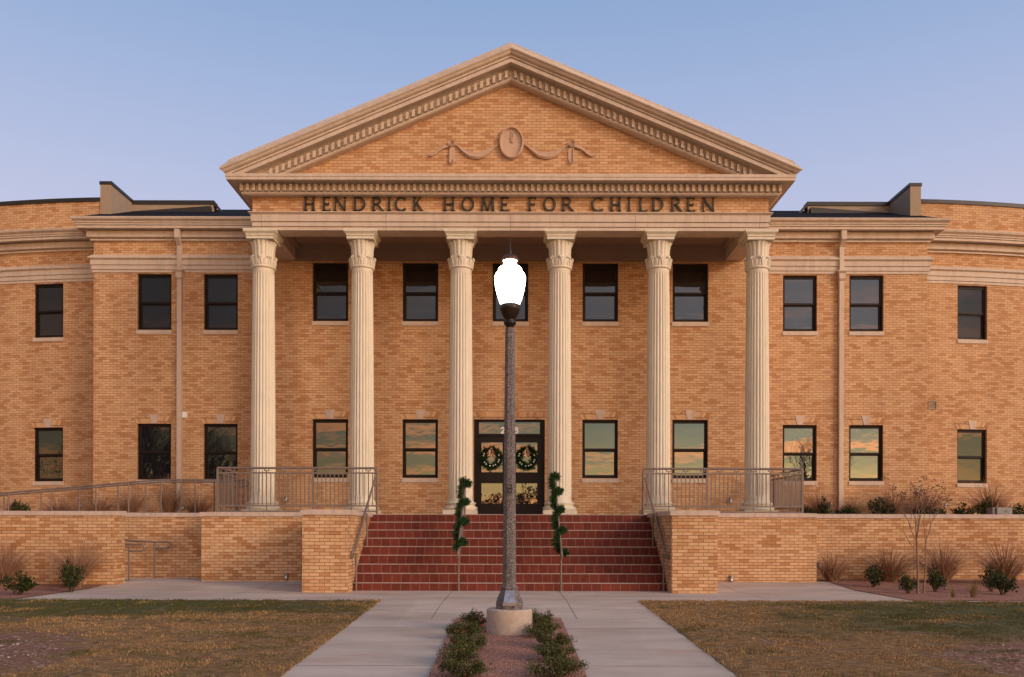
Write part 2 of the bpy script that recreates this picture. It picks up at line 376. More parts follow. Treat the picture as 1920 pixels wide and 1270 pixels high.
def copy_tree(o, parent=None):
    c = o.copy(); COL.objects.link(c)
    if parent is not None: c.parent = parent
    for ch in list(o.children): copy_tree(ch, c)
    return c
def wall_grid(mb, u0, u1, z0, z1, holes, fn, depth, mi=0, step=None, ztop=None):
    # fn(u, z, dep) -> xyz ; holes (ua, ub, za, zb)
    us = {u0, u1}; zs = {z0, z1}
    for h in holes: us |= {h[0], h[1]}; zs |= {h[2], h[3]}
    us = sorted(us); zs = sorted(zs)
    if step:
        nu = [us[0]]
        for a, b_ in zip(us, us[1:]):
            k = max(1, int(math.ceil((b_-a)/step)))
            nu += [a+(b_-a)*i/k for i in range(1, k+1)]
        us = nu
    for ua, ub in zip(us, us[1:]):
        for za, zb in zip(zs, zs[1:]):
            cu, cz = (ua+ub)/2, (za+zb)/2
            if any(h[0] < cu < h[1] and h[2] < cz < h[3] for h in holes): continue
            mb.face([fn(ua, za, 0), fn(ub, za, 0), fn(ub, zb, 0), fn(ua, zb, 0)], [(ua, za), (ub, za), (ub, zb), (ua, zb)], mi)
    for (a, b_, c, d) in holes:
        D = depth
        mb.face([fn(a, c, 0), fn(a, d, 0), fn(a, d, D), fn(a, c, D)], [(a, c), (a, d), (a+D, d), (a+D, c)], mi)
        mb.face([fn(b_, c, D), fn(b_, d, D), fn(b_, d, 0), fn(b_, c, 0)], [(b_+D, c), (b_+D, d), (b_, d), (b_, c)], mi)
        mb.face([fn(a, d, 0), fn(b_, d, 0), fn(b_, d, D), fn(a, d, D)], [(a, d), (b_, d), (b_, d+D), (a, d+D)], mi)
        mb.face([fn(a, c, D), fn(b_, c, D), fn(b_, c, 0), fn(a, c, 0)], [(a, c+D), (b_, c+D), (b_, c), (a, c)], mi)
# ground height (falls gently towards the camera)
def zg(y):
    if y < 14.8: return -.031*(14.8-max(y, -10))
    if y > 17.6: return min(.085, (y-17.6)*.06)
    return 0.0
# ================================================================ setting
def sheet(name, mat, x0, x1, y0, y1, dz, nx=1, ny=24, xf=None):
    mb = MB()
    for j in range(ny):
        ya, yb = y0+(y1-y0)*j/ny, y0+(y1-y0)*(j+1)/ny
        for i in range(nx):
            xa, xb = x0+(x1-x0)*i/nx, x0+(x1-x0)*(i+1)/nx
            mb.face([(xa, ya, zg(ya)+dz), (xb, ya, zg(ya)+dz), (xb, yb, zg(yb)+dz), (xa, yb, zg(yb)+dz)])
    return struct(mb.build(name, mat))
# far ground, one sheet
mb = MB()
ys = [-900, -200, -60, -10, 0, 4, 8, 12, 14.8, 18, 22, 60, 400]
for a, b_ in zip(ys, ys[1:]):
    mb.face([(-900, a, zg(a)-.03), (900, a, zg(a)-.03), (900, b_, zg(b_)-.03), (-900, b_, zg(b_)-.03)])
struct(mb.build('ground', 'lawn'))
WL, WR = -2.25, 2.25     # outer edges of the two walks
BL, BR = -.79, .75       # planting bed between them
BFAR = 12.5
from mathutils import noise as mn
for s_ in (-1, 1):      # turf with a ragged edge creeping over the concrete
    mb = MB(); NX, NY = 60, 150; g = []
    for j in range(NY+1):
        row = []
        for i in range(NX+1):
            q = (i/NX)**1.6; x = 2.25+q*21.75; y = 2.0+12.8*(1-(1-j/NY)**1.0)
            if j == 0: y = -4
            if i == 0: x += .03*mn.noise(Vector((y*3.1, s_, 0)))+.022*mn.noise(Vector((y*11, s_, 4)))-.012
            if j == NY: y += .03*mn.noise(Vector((x*3.1, s_, 9)))+.02*mn.noise(Vector((x*9, s_, 5)))
            h = .016+.014*mn.noise(Vector((x*1.3, y*1.7, s_*3.0)))+.008*mn.noise(Vector((x*5, y*5, s_)))
            if i == 0 or j == NY: h = .006
            row.append((s_*x, y, zg(y)+h))
        g.append(row)
    vs = [p for row in g for p in row]
    fs = [(j*(NX+1)+i, j*(NX+1)+i+1, (j+1)*(NX+1)+i+1, (j+1)*(NX+1)+i) for j in range(NY) for i in range(NX)]
    if s_ < 0: fs = [f[::-1] for f in fs]
    mb.faces(vs, fs, 0, True); struct(mb.build('lawn', 'lawn'))
wk = MB()
def strip(mb, x0, x1, y0, y1, dz, ny=8, mi=0):
    for j in range(ny):
        ya, yb = y0+(y1-y0)*j/ny, y0+(y1-y0)*(j+1)/ny
        mb.face([(x0, ya, zg(ya)+dz), (x1, ya, zg(ya)+dz), (x1, yb, zg(yb)+dz), (x0, yb, zg(yb)+dz)], None, mi)
strip(wk, WL, BL, -4, BFAR, .0, 30); strip(wk, BR, WR, -4, BFAR, .0, 30)
strip(wk, WL, WR, BFAR, 14.8, .0, 6)
strip(wk, -8.68, 7.1, 14.8, 20.3, 0, 16)
strip(wk, -24, -8.68, 14.8, 14.98, .0, 1); strip(wk, 7.1, 24, 14.8, 15.0, .0, 1)
strip(wk, -16, -8.68, 18.75, 20.3, .0, 3)
struct(wk.build('walk', 'walk'))
jm = MB()
for (x0, x1, y0, y1) in [(-1.153, -1.147, 12.5, 17.2), (.987, .993, 12.5, 17.2)]: 
    strip(jm, x0, x1, y0, y1, .004, 12)
for x in (-5.2, 4.6): strip(jm, x, x+.008, 14.8, 19, .004, 8)
struct(jm.build('walk_joint', 'joint'))
jm = MB()
for (x0, x1) in ((WL, BL), (BR, WR)): strip(jm, x0, x1, 11.6, 11.625, .004, 1)
strip(jm, WL, WL+1.46, 8.9, 8.915, .004, 1); strip(jm, BR, WR, 8.9, 8.915, .004, 1)
struct(jm.build('walk_joint', 'jointlight'))
sheet('planting_bed', 'mulch', BL, BR, -4, BFAR, .022, 10, 60)
sheet('garden_soil', 'mulch', -24, -8.68, 14.98, 18.4, .01, 10, 10)
sheet('garden_soil', 'mulch', 7.1, 24, 15.0, 20.3, .01, 10, 10)
mb = MB(); mb.box(-24, -6.9, 20.3, 25.4, 0, 1.46); mb.box(6.9, 24, 20.3, 25.4, 0, 1.46)
struct(mb.build('terrace_soil', 'mulch'))
mb = MB(); mb.box(-6.85, 6.85, 19.52, 22.9, 0, 1.572)
struct(mb.build('porch_floor', 'walk'))

# ================================================================ the building
YA, YW, YB = 20.49, 22.76, 23.81      # architrave face, porch wall, side bay wall
XP, XC, XB = 6.20, 6.55, 11.63        # portico half width, centre-wall corner, bay corner
ZL = 1.576
bld = thing('columned_building', (0, YW, 0), 'long tan brick building with six fluted columns, pediment and lettered frieze', 'building')
W_, H_ = .95, 1.563
ZU, ZD = 6.79, 2.611
def hole(x, z, w=W_, h=H_): return (x-w/2, x+w/2, z, z+h)
RD = .17
# centre wall
mb = MB()
hs = [hole(x, ZU) for x in (-4.8, -2.4, 0, 2.4, 4.8)] + [hole(x, ZD) for x in (-4.8, -2.4, 2.4, 4.8)] + [(-.965, .925, ZL, 4.174)]
wall_grid(mb, -XC, XC, 1.3, 8.9, hs, lambda u, z, d: (u, YW+d, z), RD)
for sx_ in (-1, 1):
    mb.face([(sx_*XC, YW, 1.3), (sx_*XC, YB+.3, 1.3), (sx_*XC, YB+.3, 9.3), (sx_*XC, YW, 9.3)])
mb.build('wall', 'brick', bld)
# bays
for sx_ in (-1, 1):
    mb = MB()
    hs = [hole(sx_*x, z) for x in (8.08, 9.935) for z in (ZU, ZD)]
    a, b_ = sorted((sx_*XC, sx_*XB))
    wall_grid(mb, a, b_, 1.2, 9.4, hs, lambda u, z, d: (u, YB+d, z), RD)
    mb.face([(sx_*XB, YB, 1.2), (sx_*XB, YB+2.5, 1.2), (sx_*XB, YB+2.5, 9.4), (sx_*XB, YB, 9.4)])
    mb.build('wall', 'brick', bld)
# curved wings
def wy(x):
    q = abs(x)-12; return 24.66+.06*q+.02*q*q if q > 0 else 24.66+.02*q
def wfn(sx_):
    def f(u, z, d):
        e = .01; n = Vector((-(wy(u+e)-wy(u-e))/(2*e), 1)).normalized()
        return (u+n.x*d, wy(u)+n.y*d, z)
    return f
WING = 21.5
for sx_ in (-1, 1):
    mb = MB()
    hs = [hole(sx_*13.42, z, .92) for z in (ZU, ZD)]
    a, b_ = sorted((sx_*11.6, sx_*WING))
    wall_grid(mb, a, b_, 1.2, 10.72, hs, wfn(sx_), RD, 0, .5)
    mb.build('wing_wall', 'brick', bld)
    xs = [sx_*(11.84+(WING-11.84)*i/20) for i in range(21)]
    if sx_ < 0: xs = xs[::-1]
    path = [(x, wy(x)) for x in xs]
    mb = MB(); mb.sweep(path, [(.04, 10.69), (.04, 10.80), (-.35, 10.80), (-.35, 10.69)]); mb.build('wing_coping', 'flash', bld)
    # parapet return and cross wall
    mb = MB()
    xa, xb = sorted((sx_*11.84, sx_*11.53)); mb.box(xa, xb, 24.62, 26.3, 9.7, 11.17)
    xa, xb = sorted((sx_*11.53, sx_*9.05)); mb.box(xa, xb, 26.0, 26.3, 9.7, 11.12)
    pw = mb.build('parapet', 'stucco', bld)
    mb = MB()
    xa, xb = sorted((sx_*11.86, sx_*11.50)); mb.box(xa, xb, 24.60, 26.32, 11.172, 11.26)
    xa, xb = sorted((sx_*11.499, sx_*9.03)); mb.box(xa, xb, 25.97, 26.32, 11.122, 11.24)
    for (p0, p1) in (((sx_*9.05, 26.0, 11.24), (sx_*8.72, 26.5, 10.95)),):
        mb.hexa([(p0[0], 25.98, 11.12), (p0[0]-sx_*.30, 25.98, 10.80), (p0[0]-sx_*.30, 26.3, 10.80), (p0[0], 26.3, 11.12),
                 (p0[0], 25.98, 11.24), (p0[0]-sx_*.24, 25.98, 10.95), (p0[0]-sx_*.24, 26.3, 10.95), (p0[0], 26.3, 11.24)])
    mb.build('parapet_coping', 'flash', bld)
    mb = MB()   # rising flashing in front of the cross wall
    xo, xi = sx_*11.50, sx_*9.1
    vs = [(xo, 25.86, 10.60), (xi, 25.86, 10.8), (xi, 26.0, 10.8), (xo, 26.0, 10.60), (xo, 25.86, 10.86), (xi, 25.86, 11.03), (xi, 25.998, 11.03), (xo, 25.998, 10.86)]
    if sx_ > 0: vs = [vs[i] for i in (1, 0, 3, 2, 5, 4, 7, 6)]
    mb.hexa(vs); mb.build('roof_flashing', 'flash', bld)
# ---- classical profiles
BAND = [(0, 8.385), (.03, 8.385), (.03, 8.450), (.012, 8.452), (.012, 8.462), (.05, 8.464), (.05, 8.573), (.03, 8.575), (.03, 8.587), (.07, 8.590), (.07, 8.725), (.085, 8.735), (.085, 8.745), (.115, 8.75), (.125, 8.765), (.125, 8.785), (.04, 8.87), (0, 8.885)]
def arcp(p0, p1, bulge, n=6):
    out = []
    for i in range(n+1):
        t_ = i/n; x = p0[0]+(p1[0]-p0[0])*t_; z = p0[1]+(p1[1]-p0[1])*t_
        w = sin(2*pi*t_)*bulge; out.append((x+w, z-w*.0))
    return out
CORN = [(0, 9.26), (.07, 9.26), (.07, 9.30), (.04, 9.302), (.04, 9.318), (.115, 9.335), (.14, 9.34), (.14, 9.50), (.11, 9.53), (.30, 9.545), (.31, 9.52), (.33, 9.52), (.33, 9.582), (.315, 9.584), (.315, 9.60), (.355, 9.602), (.355, 9.635), (.34, 9.637), (.34, 9.652), (.375, 9.655)] + arcp((.375, 9.66), (.435, 9.77), -.022) + [(.445, 9.775), (.445, 9.80), (-.1, 9.83), (-.1, 9.26)]
for sx_ in (-1, 1):
    path = [(-XB, YB+1.2), (-XB, YB), (-XP-.02, YB)] if sx_ < 0 else [(XP+.02, YB), (XB, YB), (XB, YB+1.2)]
    mb = MB(); mb.sweep(path, BAND); mb.build('string_course', 'stone', bld)
    mb = MB(); mb.sweep(path, CORN); mb.build('cornice', 'stone', bld)
    xs = [sx_*(11.2+(WING-11.2)*i/22) for i in range(23)]
    if sx_ < 0: xs = xs[::-1]
    path = [(x, wy(x)) for x in xs]
    mb = MB(); mb.sweep(path, BAND); mb.build('string_course', 'stone', bld)
    mb = MB(); mb.sweep(path, [(p, z) for p, z in CORN[:-2]]+[(0, 9.86)]); mb.build('cornice', 'stone', bld)
    # bay roof
    mb = MB(); x0, x1 = sorted((sx_*(XP-.3), sx_*(XB+.25)))
    mb.face([(x0, YB-.435, 9.79), (x1, YB-.435, 9.79), (x1, 27.2, 11.42), (x0, 27.2, 11.42)])
    mb.build('roof', 'roof', bld)
# joints in the stone trim
def trim_joints(xs, y, z0, z1):
    mb = MB()
    for x in xs: mb.box(x-.004, x+.004, y-.002, y+.01, z0, z1)
    return mb
def jointset(xs, y, z0, z1, par):
    for x in xs:
        mb = MB(); mb.box(x-.004, x+.004, y, y+.02, z0, z1); mb.build('trim_joint', 'joint', par)
# ---- portico entablature
loop = [(-XP, 27), (-XP, YA), (XP, YA), (XP, 27)]
ARCH = [(0, 8.425), (0, 8.59), (.018, 8.592), (.018, 8.655), (.036, 8.66), (.036, 8.79), (.06, 8.80), (.085, 8.825), (.085, 8.845), (-.47, 8.85), (-.47, 8.60), (-.47, 8.425)]
ARCH = [(-.02, 8.425), (-.02, 8.497), (-.04, 8.499), (-.04, 8.511), (.005, 8.513), (.005, 8.607), (-.015, 8.609), (-.015, 8.621), (.03, 8.623), (.03, 8.785), (.05, 8.80), (.085, 8.822), (.085, 8.842), (-.47, 8.845), (-.47, 8.425)]
mb = MB(); mb.sweep(loop, ARCH); ar = mb.build('architrave', 'stone', bld)
jointset((-5.98, -2.99, 0.0, 2.99, 5.98), YA-.0315, 8.625, 8.784, ar); jointset((-5.98, -2.99, 0.0, 2.99, 5.98), YA-.0065, 8.515, 8.606, ar); jointset((-5.98, -2.99, 0.0, 2.99, 5.98), YA+.0185, 8.43, 8.496, ar)
mb = MB(); mb.sweep(loop, [(0, 8.835), (0, 9.28), (-.44, 9.28), (-.44, 8.835)]); mb.build('frieze', 'brick', bld)
HC = [(-.3, 9.20), (.17, 9.20), (.20, 9.225), (.20, 9.252), (.19, 9.256), (.175, 9.262), (.175, 9.44), (.22, 9.455), (.46, 9.455), (.47, 9.438), (.48, 9.438), (.48, 9.50), (.493, 9.51), (.493, 9.578), (-.3, 9.60)]
mb = MB(); mb.sweep(loop, HC); hc = mb.build('cornice', 'stone', bld)
mb = MB(); DP = .1469
n = int(2*(XP+.2)/DP)
for i in range(n+1):
    x = -n*DP/2+i*DP; mb.box(x-.034, x+.034, YA-.265, YA-.120, 9.27, 9.434)
for s_ in (-1, 1):
    for i in range(1, 40):
        y = YA-.228+i*DP
        xa, xb = sorted((s_*(XP+.120), s_*(XP+.265))); mb.box(xa, xb, y-.034, y+.034, 9.27, 9.434)
mb.box(-XP-.13, XP+.13, YA-.1775, YA-.10, 9.262, 9.442)
for s_ in (-1, 1):
    xa, xb = sorted((s_*(XP+.10), s_*(XP+.1775))); mb.box(xa, xb, YA-.1, YA+6, 9.262, 9.442)
mb.build('dentil_band', 'stone', hc)
# eave gutter on the two flanks
GUT = [(.30, 9.579), (.495, 9.579), (.50, 9.60), (.53, 9.63), (.585, 9.68), (.60, 9.70), (.60, 9.74), (.30, 9.76)]
for s_ in (-1, 1):
    path = [(-XP, 27), (-XP, YA-.35)] if s_ < 0 else [(XP, YA-.35), (XP, 27)]
    mb = MB(); mb.sweep(path, GUT); mb.build('gutter', 'stone', bld)
# ceiling of the porch
mb = MB(); mb.box(-XP+.05, XP-.05, YA+.2, YW+.05, 8.81, 8.83)
pc = mb.build('porch_ceiling', 'soffit', bld)
mb = MB(); inn = [(-5.73, YW), (-5.73, YA+.47), (5.73, YA+.47), (5.73, YW), (-5.73, YW)]
for (x0, x1, y0, y1) in ((-5.73, 5.73, YW-.10, YW-.002), (-5.73, 5.73, YA+.472, YA+.60), (-5.728, -5.60, YA+.60, YW-.10), (5.60, 5.728, YA+.60, YW-.10)):
    mb.box(x0, x1, y0, y1, 8.70, 8.808)
mb.box(-5.73, 5.73, YW-.045, YW-.003, 8.40, 8.698)
mb.build('ceiling_moulding', 'soffit', pc)
# ---- pediment
ZP = 12.687; SL = .4177; ZH = 9.582
mb = MB()
xe = (12.05-ZH)/SL
mb.face([(-xe, YA, ZH-.02), (xe, YA, ZH-.02), (0, YA, 12.05)])
ped = mb.build('pediment', 'brick', bld)
def rake(mb, prof, mi=0, smooth=False, back=None):
    k = len(prof); vs = []
    for s_ in (-1, 0, 1):
        for (p, dz_) in prof:
            xe_ = min(XP+p, (ZP+dz_-9.53)/SL) if s_ else 0
            vs.append((s_*xe_, YA-p, ZP+dz_-SL*xe_))
    fs = [(i*k+j, i*k+(j+1) % k, (i+1)*k+(j+1) % k, (i+1)*k+j) for i in range(2) for j in range(k)]
    mb.faces(vs, fs, mi, smooth)
    mb.faces(vs[:k], [tuple(range(k))], mi); mb.faces(vs[-k:], [tuple(reversed(range(k)))], mi)
mb = MB()
rake(mb, [(.44, 0), (.455, -.006), (.455, -.112), (.435, -.114), (.30, -.114), (.30, 0)])
rake(mb, [(.30, -.116), (.55, -.116), (.60, -.185), (.60, -.212), (.585, -.228), (.565, -.238), (.55, -.255), (.535, -.28), (.51, -.295), (.50, -.298), (.30, -.298)])
rake(mb, [(.30, -.300), (.465, -.300), (.465, -.352), (.44, -.354), (.42, -.358), (.42, -.372), (.45, -.374), (.45, -.462), (.415, -.462), (.40, -.452), (.22, -.452), (.30, -.4)])
rake(mb, [(-.05, -.40), (.25, -.453), (.215, -.47), (.165, -.50), (.165, -.70), (.215, -.706), (.215, -.735), (.18, -.765), (-.05, -.768)])
mb.build('raking_cornice', 'stone', ped)
mb = MB()
i = 0
while True:
    x = .075+i*DP; i += 1
    if ZP-.69-SL*(x+.07) < ZH+.0: break
    for s_ in (-1, 1):
        xa, xb = s_*x, s_*(x+.066)
        za, zb = ZP-.525-SL*x, ZP-.525-SL*(x+.066)
        if s_ < 0: xa, xb, za, zb = xb, xa, zb, za
        hh = .165
        mb.hexa([(xa, YA-.272, za-hh), (xb, YA-.272, zb-hh), (xb, YA-.11, zb-hh), (xa, YA-.11, za-hh), (xa, YA-.272, za), (xb, YA-.272, zb), (xb, YA-.11, zb), (xa, YA-.11, za)])
rake(mb, [(.168, -.52), (.168, -.69), (.11, -.69), (.11, -.52)])
mb.build('dentil_band', 'stone', ped)
# pediment roof
mb = MB()
for s_ in (-1, 1):
    mb.face([(0, YA-.40, ZP-.02), (s_*(XP+.5), YA-.40, ZP-.02-SL*(XP+.5)), (s_*(XP+.5), 32, ZP-.02-SL*(XP+.5)), (0, 32, ZP-.02)])
mb.build('roof', 'roof', ped)
# relief : medallion, swags, rosettes, ribbons
def rel(u, v): return ((780+u/5.333-958.1)/78.1, EYE+(993-(220+v/5.333))/78.1)
mb = MB(); cx_, cz_ = rel(957, 262)
def ellring(mb, cx, cz, rx, rz, w, y0, y1, n=40):
    for i in range(n):
        a0, a1 = 2*pi*i/n, 2*pi*(i+1)/n
        q = []
        for (aa, ro) in ((a0, 1), (a1, 1)):
            q.append([(cx+(rx+o)*cos(aa), yy, cz+(rz+o)*sin(aa)) for (o, yy) in ((-w, y1), (-w*.5, y0), (0, y0+.003), (w*.3, y1))])
        for j in range(3): mb.face([q[0][j], q[1][j], q[1][j+1], q[0][j+1]])
ellring(mb, cx_, cz_, .285, .375, .055, YA-.10, YA-.01)
mb.faces([(cx_+.24*cos(2*pi*i/40), YA-.03, cz_+.33*sin(2*pi*i/40)) for i in range(40)], [tuple(reversed(range(40)))])
mb.tube([(cx_, YA-.035, cz_+.30), (cx_-.02, YA-.045, cz_+.12), (cx_-.01, YA-.045, cz_+.02), (cx_+.03, YA-.045, cz_+.0), (cx_+.06, YA-.04, cz_+.05)], .012, 6)
mb.tube([(cx_, YA-.035, cz_+.28), (cx_+.04, YA-.045, cz_+.17), (cx_+.02, YA-.045, cz_+.08)], .010, 6)
for i in range(44):
    a = 2*pi*i/44; mb.lathe([(.001, -.012), (.013, -.006), (.013, .006), (.001, .012)], 6, (cx_+.31*cos(a), YA-.015, cz_+.40*sin(a)))
mb.build('medallion', 'relief', ped)
for s_ in (-1, 1):
    mb = MB()
    def pt(u, v, dy=.0):
        x, z = rel(957+s_*(957-u), v); return Vector((x, YA-.02-dy, z))
    # swag: crescent body of three ropes
    sw = [(830, 282), (790, 305), (740, 350), (680, 392), (610, 405), (545, 395), (480, 355), (430, 305), (398, 285)]
    for k, (rr, dv, yy) in enumerate(((.030, 0, .03), (.022, -14, .02), (.026, 12, .012))):
        pp = [pt(u, v+dv*sin(pi*j/8), yy) for j, (u, v) in enumerate(sw)]
        mb.tube(pp, [rr*(.35+.65*sin(pi*j/8)) for j in range(9)], 8)
    tp = [(825, 275), (780, 300), (730, 325), (670, 345), (610, 352), (550, 346), (490, 328), (440, 302), (400, 278)]
    lo = [(832, 288), (790, 318), (742, 366), (682, 404), (612, 418), (545, 408), (478, 368), (428, 316), (396, 290)]
    for q_ in range(8):
        for (f0, y0_), (f1, y1_) in (((0, .004), (.12, .028)), ((.12, .028), (.45, .020)), ((.45, .020), (.75, .045)), ((.75, .045), (1, .012))):
            g_ = lambda kk, f_, yy_: pt(tp[kk][0]*(1-f_)+lo[kk][0]*f_, tp[kk][1]*(1-f_)+lo[kk][1]*f_, yy_)
            mb.face([g_(q_, f0, y0_), g_(q_+1, f0, y0_), g_(q_+1, f1, y1_), g_(q_, f1, y1_)], None, 0, True)
    c_ = pt(357, 273)
    for (r_, w_, yy) in ((.078, .02, .0), (.045, .016, .0)):
        for i in range(20):
            a0, a1 = 2*pi*i/20, 2*pi*(i+1)/20
            mb.face([(c_.x+r_*cos(a0), YA-.075, c_.z+r_*sin(a0)), (c_.x+r_*cos(a1), YA-.075, c_.z+r_*sin(a1)), (c_.x+(r_-w_)*cos(a1), YA-.055, c_.z+(r_-w_)*sin(a1)), (c_.x+(r_-w_)*cos(a0), YA-.055, c_.z+(r_-w_)*sin(a0))])
            mb.face([(c_.x+r_*cos(a0), YA-.075, c_.z+r_*sin(a0)), (c_.x+r_*cos(a1), YA-.075, c_.z+r_*sin(a1)), (c_.x+r_*1.05*cos(a1), YA-.002, c_.z+r_*1.05*sin(a1)), (c_.x+r_*1.05*cos(a0), YA-.002, c_.z+r_*1.05*sin(a0))])
    mb.faces([(c_.x+.075*cos(2*pi*i/20), YA-.05, c_.z+.075*sin(2*pi*i/20)) for i in range(20)], [tuple(reversed(range(20)))])
    mb.lathe([(.001, -.02), (.02, 0), (.001, .02)], 8, (c_.x, YA-.06, c_.z))
    mb.tube([pt(345, 300), pt(340, 360, .02), pt(342, 430, .02), pt(335, 455, .02), pt(360, 470, .02), pt(382, 455, .02), pt(372, 430, .02)], .014, 6)
    a_, b2_ = pt(335, 305), pt(390, 470); xa, xb = sorted((a_.x, b2_.x))
    mb.box(xa, xb, YA-.022, YA+.01, b2_.z+.04, a_.z)
    tl = [(330, 300), (285, 312), (240, 335), (200, 372), (160, 392), (118, 392)]
    mb.tube([pt(u, v, .015) for u, v in tl], [.02, .026, .024, .022, .018, .008], 6)
    mb.tube([pt(u, v-14, .002) for u, v in tl], [.02, .028, .024, .02, .018, .008], 6)
    for (u, v) in ((280, 285), (235, 318), (195, 355), (150, 375)): mb.tube([pt(u, v+12), pt(u-8, v-10)], .009, 5)
    mb.build('swag', 'relief', ped)

# ---- columns
HB, HT = ZL, 8.425
def flute(a, z):
    t_ = (a*24/(2*pi)) % 1.0
    if t_ < .18: return 1.0
    q = (t_-.18)/.82; return 1-.075*sin(pi*q)**.7
zs0, zs1 = .36, 5.955     # fluted shaft range above the floor
mb = MB(); prof = []
def shr(z): q = (z-zs0)/(zs1-zs0); return .294-.039*(q**1.5)
def fl(a, z):
    if z < zs0+.10 or z > zs1-.10: return 1.0
    k = min(1, (z-zs0-.10)/.04, (zs1-.10-z)/.04); return 1-(1-flute(a, z))*max(0, k)
zz = [zs0-.04, zs0, zs0+.03, zs0+.10, zs0+.115, zs0+.15]+[zs0+.15+(zs1-.3-zs0)*i/10 for i in range(1, 10)]+[zs1-.15, zs1-.115, zs1-.10, zs1]
prof = [(shr(max(z, zs0))+(.03 if z < zs0 else (.012 if z == zs0 else 0)), z) for z in zz]
mb.lathe(prof, 24*8, (0, 0, 0), 0, True, fl)
col0 = mb.build('column', 'cream', bld, (0, 0, 0))
mb = MB()
mb.lathe([(.30, .13), (.385, .132), (.405, .15), (.412, .175), (.405, .20), (.385, .218), (.355, .222), (.345, .235), (.345, .262), (.355, .27), (.372, .28), (.376, .297), (.368, .314), (.35, .32), (.325, .322), (.30, .34)], 48)
mb.box(-.405, .405, -.405, .405, 0, .131)
mb.build('column_base', 'cream', col0, (0, 0, 0))
# capital: bell, tall flared leaves, low acanthus row with curls, abacus
zc0 = zs1; mb = MB()
mb.lathe([(.255, 0), (.285, .01), (.298, .03), (.288, .05), (.258, .06), (.250, .12), (.246, .3), (.250, .48), (.262, .58), (.282, .645), (.29, .66), (.2, .665)], 32, (0, 0, zc0))
def leafrow(NL, off, pr, ridge):
    for k in range(NL):
        a = 2*pi*(k+off)/NL; vs = []
        for (r, z, w) in pr:
            for q, e in ((-1, -.012), (-.5, ridge*.55), (0, ridge*.2), (.5, ridge*.55), (1, -.012)):
                rr = r+e; an = a+q*w/r; vs.append((rr*cos(an), rr*sin(an), zc0+z))
        mb.faces(vs, [(j*5+i, j*5+i+1, (j+1)*5+i+1, (j+1)*5+i) for j in range(len(pr)-1) for i in range(4)], 0, True)
leafrow(16, .5, [(.252, .12, .046), (.256, .34, .047), (.262, .48, .049), (.276, .57, .050), (.300, .630, .046), (.322, .652, .030), (.330, .640, .006)], .020)
leafrow(8, 0, [(.268, .05, .10), (.278, .12, .105), (.281, .17, .10), (.288, .205, .085), (.300, .235, .06)], .024)
leafrow(8, .5, [(.268, .05, .08), (.282, .13, .085), (.286, .19, .075), (.295, .225, .03)], .016)
for k in range(8):
    a = 2*pi*k/8; tx, ty = -sin(a), cos(a)
    for sg in (-1, 1):   # scrolled leaf tip
        mb.tube([(.298*cos(a)+tx*w_*sg, .298*sin(a)+ty*w_*sg, zc0+z_) for w_, z_ in ((.0, .262), (.03, .268), (.058, .252))], [.033, .028, .012], 8)
    mb.lathe([(.001, -.034), (.022, -.026), (.030, 0), (.022, .024), (.001, .032)], 10, (.308*cos(a), .308*sin(a), zc0+.245))
    mb.tube([(.286*cos(a+.13), .286*sin(a+.13), zc0+.06), (.296*cos(a+.10), .296*sin(a+.10), zc0+.15), (.306*cos(a+.04), .306*sin(a+.04), zc0+.22)], [.008, .013, .008], 6)
    mb.tube([(.286*cos(a-.13), .286*sin(a-.13), zc0+.06), (.296*cos(a-.10), .296*sin(a-.10), zc0+.15), (.306*cos(a-.04), .306*sin(a-.04), zc0+.22)], [.008, .013, .008], 6)
mb.build('capital', 'cream', col0, (0, 0, 0))
mb = MB()
za = zc0+.664; zt = HT-HB
mb.box(-.325, .325, -.325, .325, za, za+.062)
mb.box(-.312, .312, -.312, .312, za+.062, za+.074)
mb.box(-.338, .338, -.338, .338, za+.074, za+.112)
mb.hexa([(-.340, -.340, za+.113), (.340, -.340, za+.113), (.340, .340, za+.113), (-.340, .340, za+.113), (-.382, -.382, za+.160), (.382, -.382, za+.160), (.382, .382, za+.160), (-.382, .382, za+.160)])
mb.box(-.388, .388, -.388, .388, za+.161, zt-.003)
mb.build('abacus', 'cream', col0, (0, 0, 0))
YCOL = 20.74
for i in range(6):
    c = col0 if i == 0 else copy_tree(col0, bld)
    c.location = (-6+2.4*i, YCOL-YW, HB)

